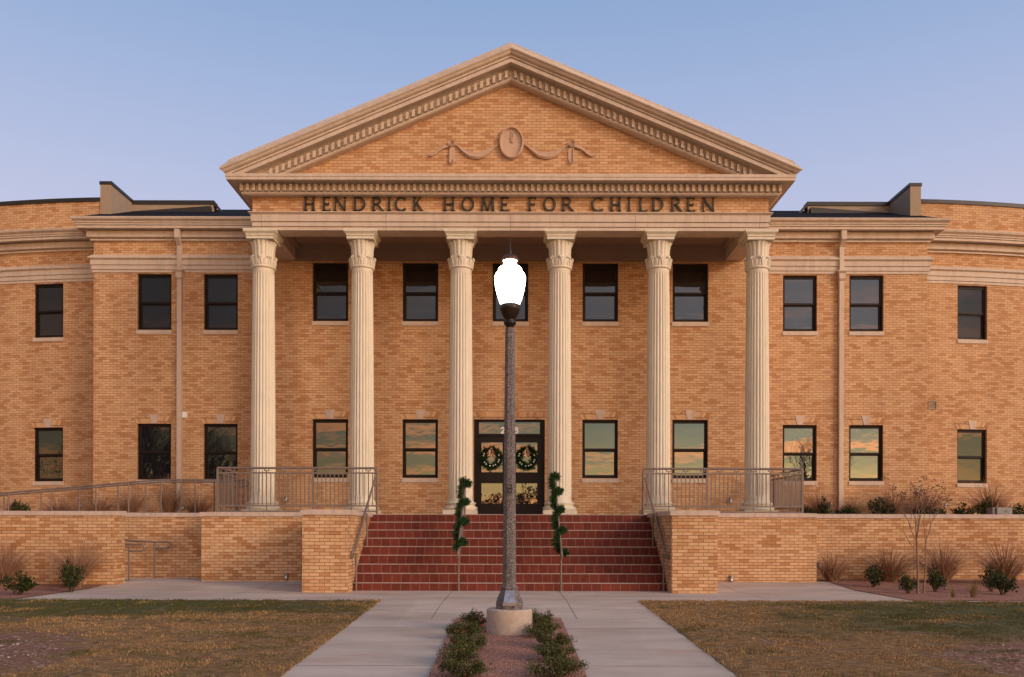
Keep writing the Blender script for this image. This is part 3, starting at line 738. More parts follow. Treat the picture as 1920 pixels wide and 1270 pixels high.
# ---- windows
def make_window(lower, w=W_):
    mb = MB(); h = H_; y0, y1 = .075, .165; ft = .038
    mb.box(-w/2, -w/2+ft, y0, y1, 0, h); mb.box(w/2-ft, w/2, y0, y1, 0, h)
    mb.box(-w/2+ft, w/2-ft, y0+.001, y1, h-ft-.01, h); mb.box(-w/2+ft, w/2-ft, y0-.012, y1, 0, .04)
    # upper sash proud of lower sash
    zm = h/2; i0, i1 = -w/2+ft, w/2-ft; st = .036
    mb.box(i0, i0+st, .088, .122, zm-.03, h-ft-.01); mb.box(i1-st, i1, .088, .122, zm-.03, h-ft-.01)
    mb.box(i0+st, i1-st, .088, .122, h-ft-.046, h-ft-.01); mb.box(i0+st, i1-st, .086, .122, zm-.032, zm+.022)
    mb.box(i0, i0+st+.012, .124, .158, .04, zm); mb.box(i1-st-.012, i1, .124, .158, .04, zm)
    mb.box(i0+st+.012, i1-st-.012, .124, .158, .04, .095); mb.box(i0+st+.012, i1-st-.012, .123, .158, zm-.065, zm-.03)
    if lower == 2: pass
    fr = mb.build('window', 'bronze', bld, (0, 0, 0))
    p = MB(); p.face([(i0+st, .112, zm+.022), (i1-st, .112, zm+.022), (i1-st, .112, h-ft-.046), (i0+st, .112, h-ft-.046)]); p.build('pane', 'glass', fr, (0, 0, 0))
    p = MB(); p.face([(i0+st+.012, .146, .095), (i1-st-.012, .146, .095), (i1-st-.012, .146, zm-.065), (i0+st+.012, .146, zm-.065)]); p.build('pane', 'glass', fr, (0, 0, 0))
    s_ = MB(); s_.hexa([(-w/2-.015, -.028, -.118), (w/2+.015, -.028, -.118), (w/2+.015, .078, -.118), (-w/2-.015, .078, -.118),
                        (-w/2-.015, -.028, -.010), (w/2+.015, -.028, -.010), (w/2+.015, .078, .0), (-w/2-.015, .078, .0)]); s_.build('sill', 'stone', fr, (0, 0, 0))
    if lower:
        ah = .203; k0, k1 = .075, .135; bk = MB(); rnd = random.Random(3)
        nb = 6
        for sd in (-1, 1):
            bk = MB()
            for j in range(nb):
                b0 = k0+(w/2-k0)*j/nb+.004; b1_ = k0+(w/2-k0)*(j+1)/nb-.004
                t0 = k0+.05+(w/2+.105-k0-.05)*j/nb+.004; t1 = k0+.05+(w/2+.105-k0-.05)*(j+1)/nb-.004
                q = [(sd*b0, -.006, .003), (sd*b1_, -.006, .003), (sd*t1, -.006, ah), (sd*t0, -.006, ah)]
                u_, v_ = rnd.uniform(0, 400)*.2032, 0
                cu = ((int(rnd.random()*60))*2+.5)*.2032; cv = (int(rnd.random()*60)*2+.5)*.0677
                uvs = [(cu-.02, cv-.015), (cu-.02, cv+.015), (cu+.06, cv+.015), (cu+.06, cv-.015)]
                zo = [(x, z+h) for x, _, z in q]
                f = [(x, -.006, z) for x, z in zo]
                if sd < 0: f = f[::-1]; 
                bk.face(f, uvs)
                for e in range(4):
                    a_, b_ = f[e], f[(e+1) % 4]; bk.face([a_, (a_[0], .0, a_[2]), (b_[0], .0, b_[2]), b_], [uvs[0]]*4)
            bk.build('jack_arch', 'brick', fr, (0, 0, 0))
        k = MB(); k.hexa([(-k0+.004, -.02, h+.003), (k0-.004, -.02, h+.003), (k0-.004, .02, h+.003), (-k0+.004, .02, h+.003),
                          (-k1, -.02, h+.25), (k1, -.02, h+.25), (k1, .02, h+.25), (-k1, .02, h+.25)]); k.build('keystone', 'coping', fr, (0, 0, 0))
    return fr
wu = make_window(0); wl = make_window(1); usedw = set()
def put(src, x, y, z, rz=0):
    o = src if src.name not in usedw else copy_tree(src, bld)
    usedw.add(src.name)
    o.location = (x, y-YW, z); o.rotation_euler = (0, 0, rz)
for x in (-4.8, -2.4, 0, 2.4, 4.8): put(wu, x, YW, ZU)
for x in (-4.8, -2.4, 2.4, 4.8): put(wl, x, YW, ZD)
for sx_ in (-1, 1):
    for x in (8.08, 9.935): put(wu, sx_*x, YB, ZU); put(wl, sx_*x, YB, ZD)
wu2 = make_window(0, .92); wl2 = make_window(1, .92)
for sx_ in (-1, 1):
    x = sx_*13.42; e = .05; ang = math.atan2(wy(x+e)-wy(x-e), 2*e)
    put(wu2, x, wy(x), ZU, ang); put(wl2, x, wy(x), ZD, ang)

# ---- entrance door
DX = -.02; dw = 1.89
x0, x1 = DX-dw/2, DX+dw/2
mb = MB(); yd0, yd1 = YW+.05, YW+.165
mb.box(x0, x0+.05, yd0, yd1, ZL, 4.174); mb.box(x1-.05, x1, yd0, yd1, ZL, 4.174)
mb.box(x0+.05, x1-.05, yd0, yd1, 4.12, 4.174); mb.box(x0+.05, x1-.05, yd0, yd1, 3.74, 3.80)
mb.box(x0+.05, x0+.13, yd0+.02, yd1, 3.80, 4.12); mb.box(x1-.13, x1-.05, yd0+.02, yd1, 3.80, 4.12)
door = mb.build('entrance_door', 'bronze', bld)
p = MB(); p.face([(x0+.13, YW+.10, 3.80), (x1-.13, YW+.10, 3.80), (x1-.13, YW+.10, 4.12), (x0+.13, YW+.10, 4.12)]); p.build('transom_pane', 'glass', door)
for s_ in (-1, 1):
    xa, xb = (x0+.052, DX-.003) if s_ < 0 else (DX+.003, x1-.052)
    ga, gb = (x0+.185, DX-.17) if s_ < 0 else (DX+.17, x1-.185)
    mb = MB(); ya, yb = YW+.085, YW+.13
    zz = [(ZL+.01, 1.92), (2.49, 2.76), (3.585, 3.735)]
    mb.box(xa, ga, ya, yb, ZL+.01, 3.735); mb.box(gb, xb, ya, yb, ZL+.01, 3.735)
    for (a, b_) in zz: mb.box(ga, gb, ya, yb, a, b_)
    for (a, b_) in ((1.92, 2.49), (2.76, 3.585)):
        mb.box(ga, ga+.012, ya-.006, ya, a, b_); mb.box(gb-.012, gb, ya-.006, ya, a, b_)
        mb.box(ga+.012, gb-.012, ya-.006, ya, a, a+.012); mb.box(ga+.012, gb-.012, ya-.006, ya, b_-.012, b_)
    mb.build('door_leaf', 'bronze', door)
    p = MB()
    for (a, b_) in ((1.92, 2.49), (2.76, 3.585)):
        p.face([(ga, YW+.105, a), (gb, YW+.105, a), (gb, YW+.105, b_), (ga, YW+.105, b_)])
    p.build('door_pane', 'glass', door)
    hm = MB(); hx = DX+s_*.07
    hm.tube([(hx, ya, 2.45), (hx, ya-.05, 2.46), (hx, ya-.05, 2.80), (hx, ya, 2.81)], .011, 8); hm.build('door_handle', 'fixture', door)
# soldier course over the door
mb = MB(); rnd = random.Random(5); nn = 22
for j in range(nn):
    xa = x0+(x1-x0)*j/nn+.004; xb = x0+(x1-x0)*(j+1)/nn-.004
    k = (j+.5-nn/2)/(nn/2)*.05
    f = [(xa, YW-.006, 4.18), (xb, YW-.006, 4.18), (xb+k, YW-.006, 4.38), (xa+k, YW-.006, 4.38)]
    cu = ((int(rnd.random()*60))*2+.5)*.2032; cv = (int(rnd.random()*60)*2+.5)*.0677
    mb.face(f, [(cu-.02, cv-.015), (cu-.02, cv+.015), (cu+.06, cv+.015), (cu+.06, cv-.015)])
mb.build('soldier_course', 'brick', door)

# ---- sealed movement joints in the brick
for s_ in (-1, 1):
    for (x, y, z0, z1) in ((10.43, YB, 1.4, 2.48), (10.43, YB, 4.2, 6.66), (5.29, YW, 1.6, 2.48), (5.29, YW, 4.2, 6.66)):
        mb = MB(); mb.box(s_*x-.005, s_*x+.005, y-.002, y+.01, z0, z1); mb.build('movement_joint', 'relief', bld)
# ---- downspouts
for s_ in (-1, 1):
    x = s_*9.20; mb = MB(); hw = .062; y = YB
    def rect_tube(pts):
        for (y0a, z0a), (y1a, z1a) in zip(pts, pts[1:]): pass
    mb.box(x-hw-.01, x+hw+.01, y-.30, y-.17, 9.27, 9.53)
    mb.hexa([(x-hw, y-.13, 9.10), (x+hw, y-.13, 9.10), (x+hw, y-.01, 9.10), (x-hw, y-.01, 9.10), (x-hw, y-.295, 9.27), (x+hw, y-.295, 9.27), (x+hw, y-.175, 9.27), (x-hw, y-.175, 9.27)])
    mb.box(x-hw, x+hw, y-.13, y-.01, 8.42, 9.10)
    mb.box(x-.085, x+.085, y-.17, y-.008, 8.22, 8.36)
    mb.hexa([(x-.085, y-.17, 8.36), (x+.085, y-.17, 8.36), (x+.085, y-.008, 8.36), (x-.085, y-.008, 8.36), (x-.14, y-.22, 8.41), (x+.14, y-.22, 8.41), (x+.14, y-.007, 8.41), (x-.14, y-.007, 8.41)])
    mb.box(x-.14, x+.14, y-.22, y-.007, 8.41, 8.435)
    mb.hexa([(x-hw, y-.12, 8.16), (x+hw, y-.12, 8.16), (x+hw, y-.01, 8.16), (x-hw, y-.01, 8.16), (x-.085, y-.17, 8.22), (x+.085, y-.17, 8.22), (x+.085, y-.01, 8.22), (x-.085, y-.01, 8.22)])
    mb.box(x-hw, x+hw, y-.12, y-.01, 1.45, 8.16)
    for zj in (5.2, 2.05): mb.box(x-hw-.004, x+hw+.004, y-.124, y-.01, zj, zj+.05)
    mb.build('downspout', 'stone', bld)

# ---- lettering on the frieze
GL = {
 'H': (1.0, [('v', .16, .11), ('v', .80, .11), ('h', .16, .80, .50, .06)]),
}
def glyph(ch, mb, x0, x1, z0, z1, y0, y1):
    W = x1-x0; Hh = z1-z0; th = .140*Hh; tn = .075*Hh; sf = .06*Hh
    def P(u, v): return (x0+u*W, z0+v*Hh)
    def poly(ps):
        n = len(ps)
        ar = sum(ps[i][0]*ps[(i+1) % n][1]-ps[(i+1) % n][0]*ps[i][1] for i in range(n))
        if ar < 0: ps = ps[::-1]
        mb.face([(x, y0, z) for x, z in ps])
        for i in range(n):
            a, b_ = ps[i], ps[(i+1) % n]; mb.face([(a[0], y0, a[1]), (a[0], y1, a[1]), (b_[0], y1, b_[1]), (b_[0], y0, b_[1])])
    def stem(u, t=th, v0=0, v1=1, s0=1, s1=1):
        x = x0+u*W
        poly([(x-t/2, z0+v0*Hh), (x+t/2, z0+v0*Hh), (x+t/2*.92, z0+(v0+v1)/2*Hh), (x+t/2, z0+v1*Hh), (x-t/2, z0+v1*Hh), (x-t/2*.92, z0+(v0+v1)/2*Hh)])
        for f, v in ((s0, v0), (s1, v1)):
            if f:
                zz_ = z0+v*Hh; dzz = sf if v < .5 else -sf
                poly([(x-t/2-.10*Hh, zz_), (x+t/2+.10*Hh, zz_), (x+t/2, zz_+dzz), (x-t/2, zz_+dzz)])
    def bar(u0, u1, v, t=tn, serif=0):
        xa, za = P(u0, v); xb, _ = P(u1, v)
        poly([(xa, za-t/2), (xb, za-t/2), (xb, za+t/2), (xa, za+t/2)])
        if serif:
            poly([(xb-sf, za-t/2), (xb, za-t/2-(.11*Hh if serif < 2 else .05*Hh)*(1 if v > .2 else -.0)), (xb+.01*Hh, za-t/2), (xb+.01*Hh, za+t/2+(.10*Hh if v < .2 or serif == 2 else 0)), (xb-sf, za+t/2)])
    def diag(u0, v0, u1, v1, t):
        a, b_ = P(u0, v0), P(u1, v1)
        poly([(a[0]-t*.55, a[1]), (a[0]+t*.55, a[1]), (b_[0]+t*.55, b_[1]), (b_[0]-t*.55, b_[1])])
    def arc(cu, cv, ru, rv, a0, a1, n=18, thick=th, thin=tn):
        for i in range(n):
            q = []
            for a in (a0+(a1-a0)*i/n, a0+(a1-a0)*(i+1)/n):
                w = thin+(thick-thin)*abs(cos(a))
                ox, oz = x0+cu*W, z0+cv*Hh
                q.append(((ox+ru*W*cos(a), oz+rv*Hh*sin(a)), (ox+(ru*W-w)*cos(a), oz+(rv*Hh-w)*sin(a))))
            poly([q[0][0], q[1][0], q[1][1], q[0][1]])
    tu = th/W
    if ch == 'H': stem(.17); stem(.83); bar(.17, .83, .5)
    elif ch == 'I': stem(.5)
    elif ch == 'E': stem(.22); bar(.22, .93, .965, tn, 1); bar(.22, .80, .5, tn, 2); bar(.22, .97, .035, tn, 1)
    elif ch == 'F': stem(.22); bar(.22, .95, .965, tn, 1); bar(.22, .82, .5, tn, 2)
    elif ch == 'L': stem(.22); bar(.22, .97, .035, tn, 1)
    elif ch == 'N': stem(.14, tn*1.1, 0, 1, 1, 1); stem(.87, tn*1.1, 0, 1, 0, 1); diag(.14, 1, .87, 0, th)
    elif ch == 'D': stem(.17); bar(.17, .45, .965); bar(.17, .45, .035); arc(.42, .5, .56, .5, -pi/2, pi/2)
    elif ch in 'RK':
        stem(.17)
        if ch == 'R':
            bar(.17, .48, .965); bar(.17, .50, .50); arc(.46, .735, .34, .26, -pi/2, pi/2, 12); diag(.48, .50, .93, 0, th)
            poly([P(.83, 0), P(1.06, 0), P(1.06, .03), P(.9, .06)])
        else:
            diag(.25, .44, .80, 1, tn*1.1); diag(.42, .60, .90, 0, th); poly([P(.80, 0), P(1.06, 0), P(1.06, .03), P(.88, .06)])
            poly([P(.66, 1), P(.96, 1), P(.88, .96), P(.74, .96)])
    elif ch == 'O': arc(.5, .5, .5, .52, 0, 2*pi, 36)
    elif ch == 'C':
        arc(.56, .5, .55, .52, radians(48), radians(312), 30); poly([P(.90, .98), P(.96, .98), P(.96, .74), P(.90, .84)]); poly([P(.90, .16), P(.97, .26), P(.97, .04), P(.90, .06)])
    elif ch == 'M':
        diag(.10, 0, .17, 1, tn*1.1); diag(.19, 1, .50, .02, th*.95); diag(.50, .02, .80, 1, tn*1.1); diag(.90, 0, .83, 1, th)
        for u in (.10, .90): poly([P(u-.10, 0), P(u+.10, 0), P(u+.05, .045), P(u-.05, .045)])
        poly([P(.03, 1), P(.25, 1), P(.2, .955), P(.1, .955)]); poly([P(.76, 1), P(.97, 1), P(.9, .955), P(.8, .955)])
L1 = [('H', 537, 607), ('E', 647, 697), ('N', 715, 793), ('D', 830, 907), ('R', 942, 1012), ('I', 1030, 1064), ('C', 1080, 1148), ('K', 1187, 1247), ('H', 1367, 1440), ('O', 1477, 1553), ('M', 1592, 1675), ('E', 1707, 1760)]
L2 = [('F', 95, 145), ('O', 187, 262), ('R', 295, 368), ('C', 473, 543), ('H', 583, 653), ('I', 682, 716), ('L', 755, 808), ('D', 832, 905), ('R', 945, 1015), ('E', 1040, 1092), ('N', 1130, 1210)]
letters = [(c, 400+a/3.175, 400+b_/3.175) for c, a, b_ in L1]+[(c, 960+a/3.175, 960+b_/3.175) for c, a, b_ in L2]
sign = None
zl0, zl1 = EYE+(993-395.6)/78.3, EYE+(993-369.6)/78.3
for c, a, b_ in letters:
    mb = MB(); glyph(c, mb, (a-957.5)/78.3, (b_-957.5)/78.3, zl0, zl1, YA-.055, YA-.015)
    xm = ((a+b_)/2-957.5)/78.3
    for zz_ in (zl0+.05, zl1-.05): mb.tube([(xm-.03 if c not in 'IMTO' else xm, YA-.02, zz_), (xm-.03 if c not in 'IMTO' else xm, YA+.01, zz_)], .006, 5)
    if sign is None: sign = mb.build('sign_letter', 'letter', bld)
    else: mb.build('sign_letter', 'letter', bld)
# street number on the transom (white block digits)
def digit(ch, mb, x, z, w, h, y):
    th = .040
    def st(pts, c=False):
        P_ = [Vector((x+u*w, z+v*h)) for u, v in pts]
        for i in range(len(P_)-1):
            d = (P_[i+1]-P_[i]).normalized(); n_ = Vector((-d.y, d.x))*th/2; a = P_[i]-d*th*.3; b_ = P_[i+1]+d*th*.3
            mb.face([(a.x+n_.x, y-.0005*i, a.y+n_.y), (a.x-n_.x, y-.0005*i, a.y-n_.y), (b_.x-n_.x, y-.0005*i, b_.y-n_.y), (b_.x+n_.x, y-.0005*i, b_.y+n_.y)])
    el_ = lambda cu, cv, ru, rv, a0, a1, n=12: [(cu+ru*cos(radians(a0+(a1-a0)*i/n)), cv+rv*sin(radians(a0+(a1-a0)*i/n))) for i in range(n+1)]
    if ch == '2': st(el_(.5, .70, .36, .22, 165, -30)+[(.12, .08), (.90, .08)])
    if ch == '7': st([(.1, .92), (.88, .92), (.40, .08)])
    if ch == '5': st([(.82, .92), (.26, .92), (.18, .55)]+el_(.48, .34, .36, .26, 110, -150))
    if ch == '8': st(el_(.5, .72, .30, .20, 0, 360, 16)); st(el_(.5, .31, .36, .24, 0, 360, 16))
mb = MB()
for k, c in enumerate('2758'):
    digit(c, mb, (942.4-956.7+8.4*k)/70.4-.05+.003, 3.812, .112, .165, YW+.092)
mb.build('street_number', 'white', door)
# ================================================================ garden walls
def gwall(label, x0, x1, y0, y1, z0=-.06, zt=1.519, ov=.03, seg=1.22, name='garden_wall', cat='garden wall', joints=True, ends=(1, 1), bend=0):
    t = thing(name, ((x0+x1)/2, (y0+y1)/2, 0), label, cat)
    mb = MB(); mb.box(x0, x1, y0, y1, z0, zt); mb.build('brick_body', 'brick_wall', t)
    mb = MB(); a, b_ = x0-ov*ends[0], x1+ov*ends[1]; n = max(1, round((b_-a)/seg)) if joints else 1
    for i in range(n):
        u0, u1 = a+(b_-a)*i/n+(.003 if i else 0), a+(b_-a)*(i+1)/n-(.003 if i < n-1 else 0)
        ya, yb, zb = y0-ov, y1+ov, zt+.002
        mb.hexa([(u0, ya, zb), (u1, ya, zb), (u1, yb, zb), (u0, yb, zb), (u0, ya, zb+.092), (u1, ya, zb+.092), (u1, yb, zb+.108), (u0, yb, zb+.108)])
    mb.box(a+.02, b_-.02, y0, y1, zt-.001, zt+.085)
    mb.build('coping', 'coping', t)
    return t
gwall('low tan brick wall with stone coping at the far left, in front of the ramp', -20, -8.44, 18.2, 18.7, seg=1.3)
gwall('recessed brick wall with stone coping behind the ramp opening and its two looped rails', -20, -6.9, 20.15, 20.45, ends=(1, 0), seg=1.5)
gwall('projecting brick wall panel left of the stairs, under the left porch railing', -6.87, -4.07, 19.0, 19.5, ends=(1, 0))
gwall('projecting brick wall panel right of the stairs, under the right porch railing', 4.07, 6.83, 19.0, 19.5, ends=(0, 0))
gwall('long brick wall with stone coping behind the bare young tree', 6.831, 20, 20.05, 20.4, ends=(0, 1), seg=1.9)
def pier(s, label):
    x0, x1 = sorted((s*3.17, s*4.066))
    t = thing('stair_pier', (s*3.6, 18.1, 0), label, 'brick pier', 'brick piers flanking the stairs')
    mb = MB(); mb.box(x0, x1, 16.70, 19.5, -.06, 1.519); mb.build('brick_body', 'brick_wall', t)
    mb = MB()
    for (ya, yb) in ((16.66, 18.1), (18.106, 19.49)):
        z0 = 1.521; vs = []
        mb.box(x0-.035, x1+.035, ya, yb, z0, z0+.092)
        mb.hexa([(x0-.035, ya, z0+.0921), (x1+.035, ya, z0+.0921), (x1+.035, yb, z0+.0921), (x0-.035, yb, z0+.0921), (x0+.1, ya+.0, z0+.104), (x1-.1, ya+.0, z0+.104), (x1-.1, yb, z0+.104), (x0+.1, yb, z0+.104)])
    mb.build('cap', 'coping', t)
pier(-1, 'stone capped brick pier at the left foot of the red stairs')
pier(1, 'stone capped brick pier at the right foot of the red stairs')

# ================================================================ stairs
RZ = [.154+.17775*i for i in range(9)]; TR = .282; Y0 = 17.24
st = thing('entrance_stairs', (0, Y0, 0), 'nine red quarry tile stairs with pale grout lines leading to the entrance', 'stairs')
rnd = random.Random(11); mb = MB(); nz = MB()
for i, z in enumerate(RZ):
    y = Y0+TR*i; zb = RZ[i-1] if i else -.03; off = rnd.random()*.193; yn = y+TR if i < 8 else 22.7
    hw = 3.165
    mb.face([(-hw, y, zb), (hw, y, zb), (hw, y, z), (-hw, y, z)], [(-hw+off, i+.1), (hw+off, i+.1), (hw+off, i+.9), (-hw+off, i+.9)])
    mb.face([(-hw, y, z), (hw, y, z), (hw, yn+.01, z), (-hw, yn+.01, z)], [(-hw+off, i+.5)]*2+[(hw+off, i+.5)]*2)
    nz.box(-hw, hw, y-.010, y+.012, z-.006, z+.0125)
for s_ in (-1, 1):
    mb.face([(s_*3.165, Y0, -.03), (s_*3.165, 19.5, -.03), (s_*3.165, 19.5, 1.57), (s_*3.165, Y0, .154)])
mb.build('tiled_steps', 'tile', st); nz.build('step_nosing', 'nosing', st)

# ================================================================ railings
def porch_rail(s, label):
    zt = ZL+1.067; y = 19.62; xa, xb = 3.06, 6.72
    t = thing('porch_railing', (s*4.9, y, ZL), label, 'railing', 'metal railings of the porch')
    yb = 20.98 if s < 0 else 23.70
    tr = MB(); xs = lambda x: s*x
    # top rail with rounded newel corner at the stair end
    arc = [(xs(xa), y, zt-.08+.0), (xs(xa+.012), y, zt-.035), (xs(xa+.035), y, zt-.010), (xs(xa+.08), y, zt)]
    tr.tube(arc+[(xs(xb), y, zt)], .026, 8); tr.tube([(xs(xb), y, zt), (xs(xb), yb, zt)], .026, 8)
    tr.build('top_rail', 'rail', t)
    p = MB(); p.tube([(xs(xa), y, ZL), (xs(xa), y, zt-.07)], .026, 8); p.build('post', 'rail', t)
    for (x_, y_) in ((4.53, y), (xb, y), (xb, yb)) + (((6.72, 21.7),) if s > 0 else ()):
        p = MB(); p.box(xs(x_)-.024, xs(x_)+.024, y_-.024, y_+.024, ZL, zt-.01); p.build('post', 'rail', t)
    m = MB(); zr1, zr2, zr3 = zt-.112, ZL+.20, ZL+.075
    for z_ in (zr1, zr2, zr3):
        a, b_ = sorted((xs(xa+.02), xs(xb-.02))); m.box(a, b_, y-.017, y+.017, z_-.017, z_+.017)
        m.box(xs(xb)-.017, xs(xb)+.017, y+.02, yb-.02, z_-.017, z_+.017)
    m.build('mid_rail', 'rail', t)
    w = .0095; k = 0; x = xa+.10
    def orn(mm, px, py, ax):
        # small bracket between the two upper rails
        d = lambda a0, a1, z0, z1: mm.box(px+a0, px+a1, py-w, py+w, z0, z1) if ax == 0 else mm.box(px-w, px+w, py+a0, py+a1, z0, z1)
        d(-.06, .06, zt-.068, zt-.050); d(-.06, -.042, zt-.05, zt-.02); d(.042, .06, zt-.05, zt-.02)
    bp = {}
    def bal(long_, dx_, dy_, ax):
        key = (long_, ax)
        if key not in bp:
            b = MB(); z0 = zr3+.01 if long_ else zr2; z1 = zt-.06 if long_ else zr1
            b.box(-w, w, -w, w, z0-ZL, z1-ZL)
            if long_:
                ob = MB(); orn(ob, 0, 0, ax)
                for k_, v_ in enumerate(ob.v): ob.v[k_] = (v_[0], v_[1], v_[2]-ZL)
                b.faces(ob.v, ob.f)
            bp[key] = b.build('baluster', 'rail', t, (dx_, dy_, 0))
        else:
            o = bp[key].copy(); COL.objects.link(o); o.parent = t; o.location = (dx_, dy_, 0)
    tx_, ty_ = s*4.9, y
    while x < xb-.05:
        bal(k % 4 == 1, xs(x)-tx_, 0, 0); x += .0975; k += 1
    yy = y+.09; k = 0
    while yy < yb-.04:
        bal(k % 4 == 1, xs(xb)-tx_, yy-ty_, 1); yy += .0975; k += 1
porch_rail(-1, 'taupe metal railing on the porch edge left of the stairs')
porch_rail(1, 'taupe metal railing on the porch edge right of the stairs')
def slope_z(y): return .154+(y-Y0)*(.17775/.282)
def stair_rail(x, label, grp, s, double=True, top_y=19.55):
    t = thing('stair_handrail', (x, Y0, 0), label, 'handrail', grp)
    yb = 17.0; r = .0215
    def hz(y): return slope_z(y)+.80
    m = MB(); ya = top_y
    off = .075 if double else .0
    R_ = .075; cz_ = hz(yb)-R_+.01
    loop = []
    for k_ in range(11):
        an = pi*k_/10; loop.append((x+s*off*sin(an/2), yb-R_*sin(an)*.9, cz_+R_*cos(an)))
    m.tube([(x, ya+(.0 if double else .2), hz(ya)+.02), (x, yb+.32, hz(yb+.32)), (x, yb+.12, hz(yb+.10)+.0)]+loop+[(x+s*off, yb+.16, cz_-R_+.02), (x+s*off, yb+.40, hz(yb+.40)-.15), (x+s*off*.6, ya, hz(ya)-.15)], r, 8)
    m.build('handrail', 'rail', t)
    for (py, zb) in ((17.16, 0), (18.45, RZ[4])) + (((19.5, RZ[7]),) if not double else ()):
        p = MB(); p.tube([(x, py, zb), (x, py, hz(py)-(.14 if double else .02))], .019, 8); p.lathe([(.038, 0), (.038, .012), (.02, .014)], 12, (x, py, zb)); p.build('post', 'rail', t)
    return t
stair_rail(-3.09, 'double tube handrail sloping down beside the left brick pier', 'side handrails of the stairs', -1)
stair_rail(3.09, 'double tube handrail sloping down beside the right brick pier', 'side handrails of the stairs', 1)
stair_rail(-1.03, 'left centre stair handrail wrapped in a fir garland', 'centre handrails of the stairs', 1, False, 19.6)
stair_rail(1.03, 'right centre stair handrail wrapped in a fir garland', 'centre handrails of the stairs', -1, False, 19.6)
# fir garlands round the centre handrails
def needles(mb, c, rnd, n, R, L, w):
    for _ in range(n):
        d = Vector((rnd.gauss(0, 1), rnd.gauss(0, 1), rnd.gauss(0, 1))).normalized()
        a = c+d*R*rnd.random(); b_ = a+d*L*rnd.uniform(.6, 1)
        sd = d.cross(Vector((rnd.gauss(0, 1), rnd.gauss(0, 1), rnd.gauss(0, 1)))).normalized()*w
        mb.face([a-sd, a+sd, b_+sd*.5, b_-sd*.5])
for s_, lab in ((-1, 'green fir garland spiralling around the left centre handrail'), (1, 'green fir garland spiralling around the right centre handrail')):
    rnd = random.Random(20+s_); mb = MB(); x = s_*1.03
    turns = 3.9; n = 150
    for i in range(n+1):
        q = i/n; y = 19.78-(19.78-17.08)*q; z = slope_z(min(y, 19.6))+.80-.02
        a = turns*2*pi*q+(pi if s_ < 0 else .5); rr = .066+.025*rnd.random()
        c = Vector((x+rr*cos(a), y, z-.03+rr*1.15*sin(a)))
        needles(mb, c, rnd, 54, .058, .060, .0068)
        if rnd.random() < .65:   # loose sprig tips
            d = Vector((cos(a)+rnd.gauss(0, .35), rnd.gauss(0, .4), sin(a)+rnd.gauss(0, .3))).normalized()
            for k in range(4): needles(mb, c+d*(.03+.022*k), rnd, 9, .010, .026, .0052)
    o = mb.build('garland', 'needle', None); tag(o, lab, 'garland', 'garlands on the centre handrails')
# wreaths on the door leaves
for x, lab in ((-.505, 'fir wreath with gold bow on the left door leaf'), (.44, 'fir wreath with gold bow on the right door leaf')):
    rnd = random.Random(int(x*100)); t = thing('wreath', (x, YW+.06, 3.15), lab, 'wreath', 'wreaths on the entrance doors')
    cz = 3.15; mb = MB()
    for i in range(330):
        a = 2*pi*i/330; R = .222+rnd.gauss(0, .040)
        c = Vector((x+R*cos(a), YW+.03+rnd.gauss(0, .012), cz+R*sin(a)*1.02))
        needles(mb, c, rnd, 16, .022, .055, .006)
        if rnd.random() < .35:
            d = Vector((cos(a+rnd.gauss(0, .6)), 0, sin(a+rnd.gauss(0, .6)))); needles(mb, c+d*.06, rnd, 9, .008, .035, .005)
    mb.build('greenery', 'needle', t)
    for a in (20, 150, 165, 215, 232, 262, 285, 302, 330, 345):
        b = MB(); aa = radians(a); b.lathe([(.001, -.021), (.014, -.016), (.021, 0), (.014, .016), (.001, .021)], 10, (x+.215*cos(aa), YW-.02, cz+.215*sin(aa))); b.build('bauble', 'bauble', t)
    b = MB(); bz = cz+.245
    for s_ in (-1, 1):
        for (ln, hh, an) in ((.16, .072, .40), (.145, .065, -.12), (.09, .07, 1.0)):
            L = []; 
            for k in range(11):
                q = k/10; L.append((ln*sin(pi*q), hh*sin(2*pi*q)))
            for (a_, b2) in zip(L, L[1:]):
                f = []
                for (u, v), yy in ((a_, -.03), (b2, -.03), (b2, -.075), (a_, -.075)):
                    xx = x+s_*(u*cos(an)-v*sin(an)); zz_ = bz+(u*sin(an)+v*cos(an)); f.append((xx, YW+.02+yy-.2*abs(v), zz_))
                b.face(f)
        for (dx_, ln) in ((.035, .21), (.08, .15)):
            b.face([(x+s_*.005, YW-.035, bz), (x+s_*.035, YW-.045, bz), (x+s_*(dx_+.035), YW-.05, bz-ln), (x+s_*(dx_-.005), YW-.035, bz-ln+.02)])
    b.lathe([(.001, -.028), (.022, -.018), (.028, 0), (.022, .018), (.001, .028)], 10, (x, YW-.05, bz))
    b.build('bow', 'ribbon', t)

# ---- ramp handrails above the left wall
def ramp_rail(y, zf, xf, xe, slope, label, posts, endloop=False):
    t = thing('ramp_handrail', (xf, y, 1.4), label, 'handrail', 'handrails of the upper ramp')
    m = MB(); ze = zf-(xf-xe)*slope
    pts = [(xe, y, ze), (xf, y, zf), (xf+.2, y, zf+.003)]
    pts = [(xe, y, ze), (xf-.1, y, zf-.1*slope), (xf+.1, y, zf), (-6.75 if not endloop else -6.9, y, zf)]
    if endloop: pts += [(-6.55, y, zf), (-6.42, y, zf-.02), (-6.38, y, zf-.08), (-6.42, y, zf-.14), (-6.55, y, zf-.16), (-6.75, y, zf-.16)]
    m.tube(pts, .021, 8); m.build('handrail', 'rail', t)
    for px in posts:
        zt = zf if px > xf else zf-(xf-px)*slope
        p = MB(); p.tube([(px, y, zt-.95), (px, y, zt)], .019, 8); p.build('post', 'rail', t)
def xat(px, y): return (px-956.4)*y/1600
Y_A, Y_B = 20.85, 21.85
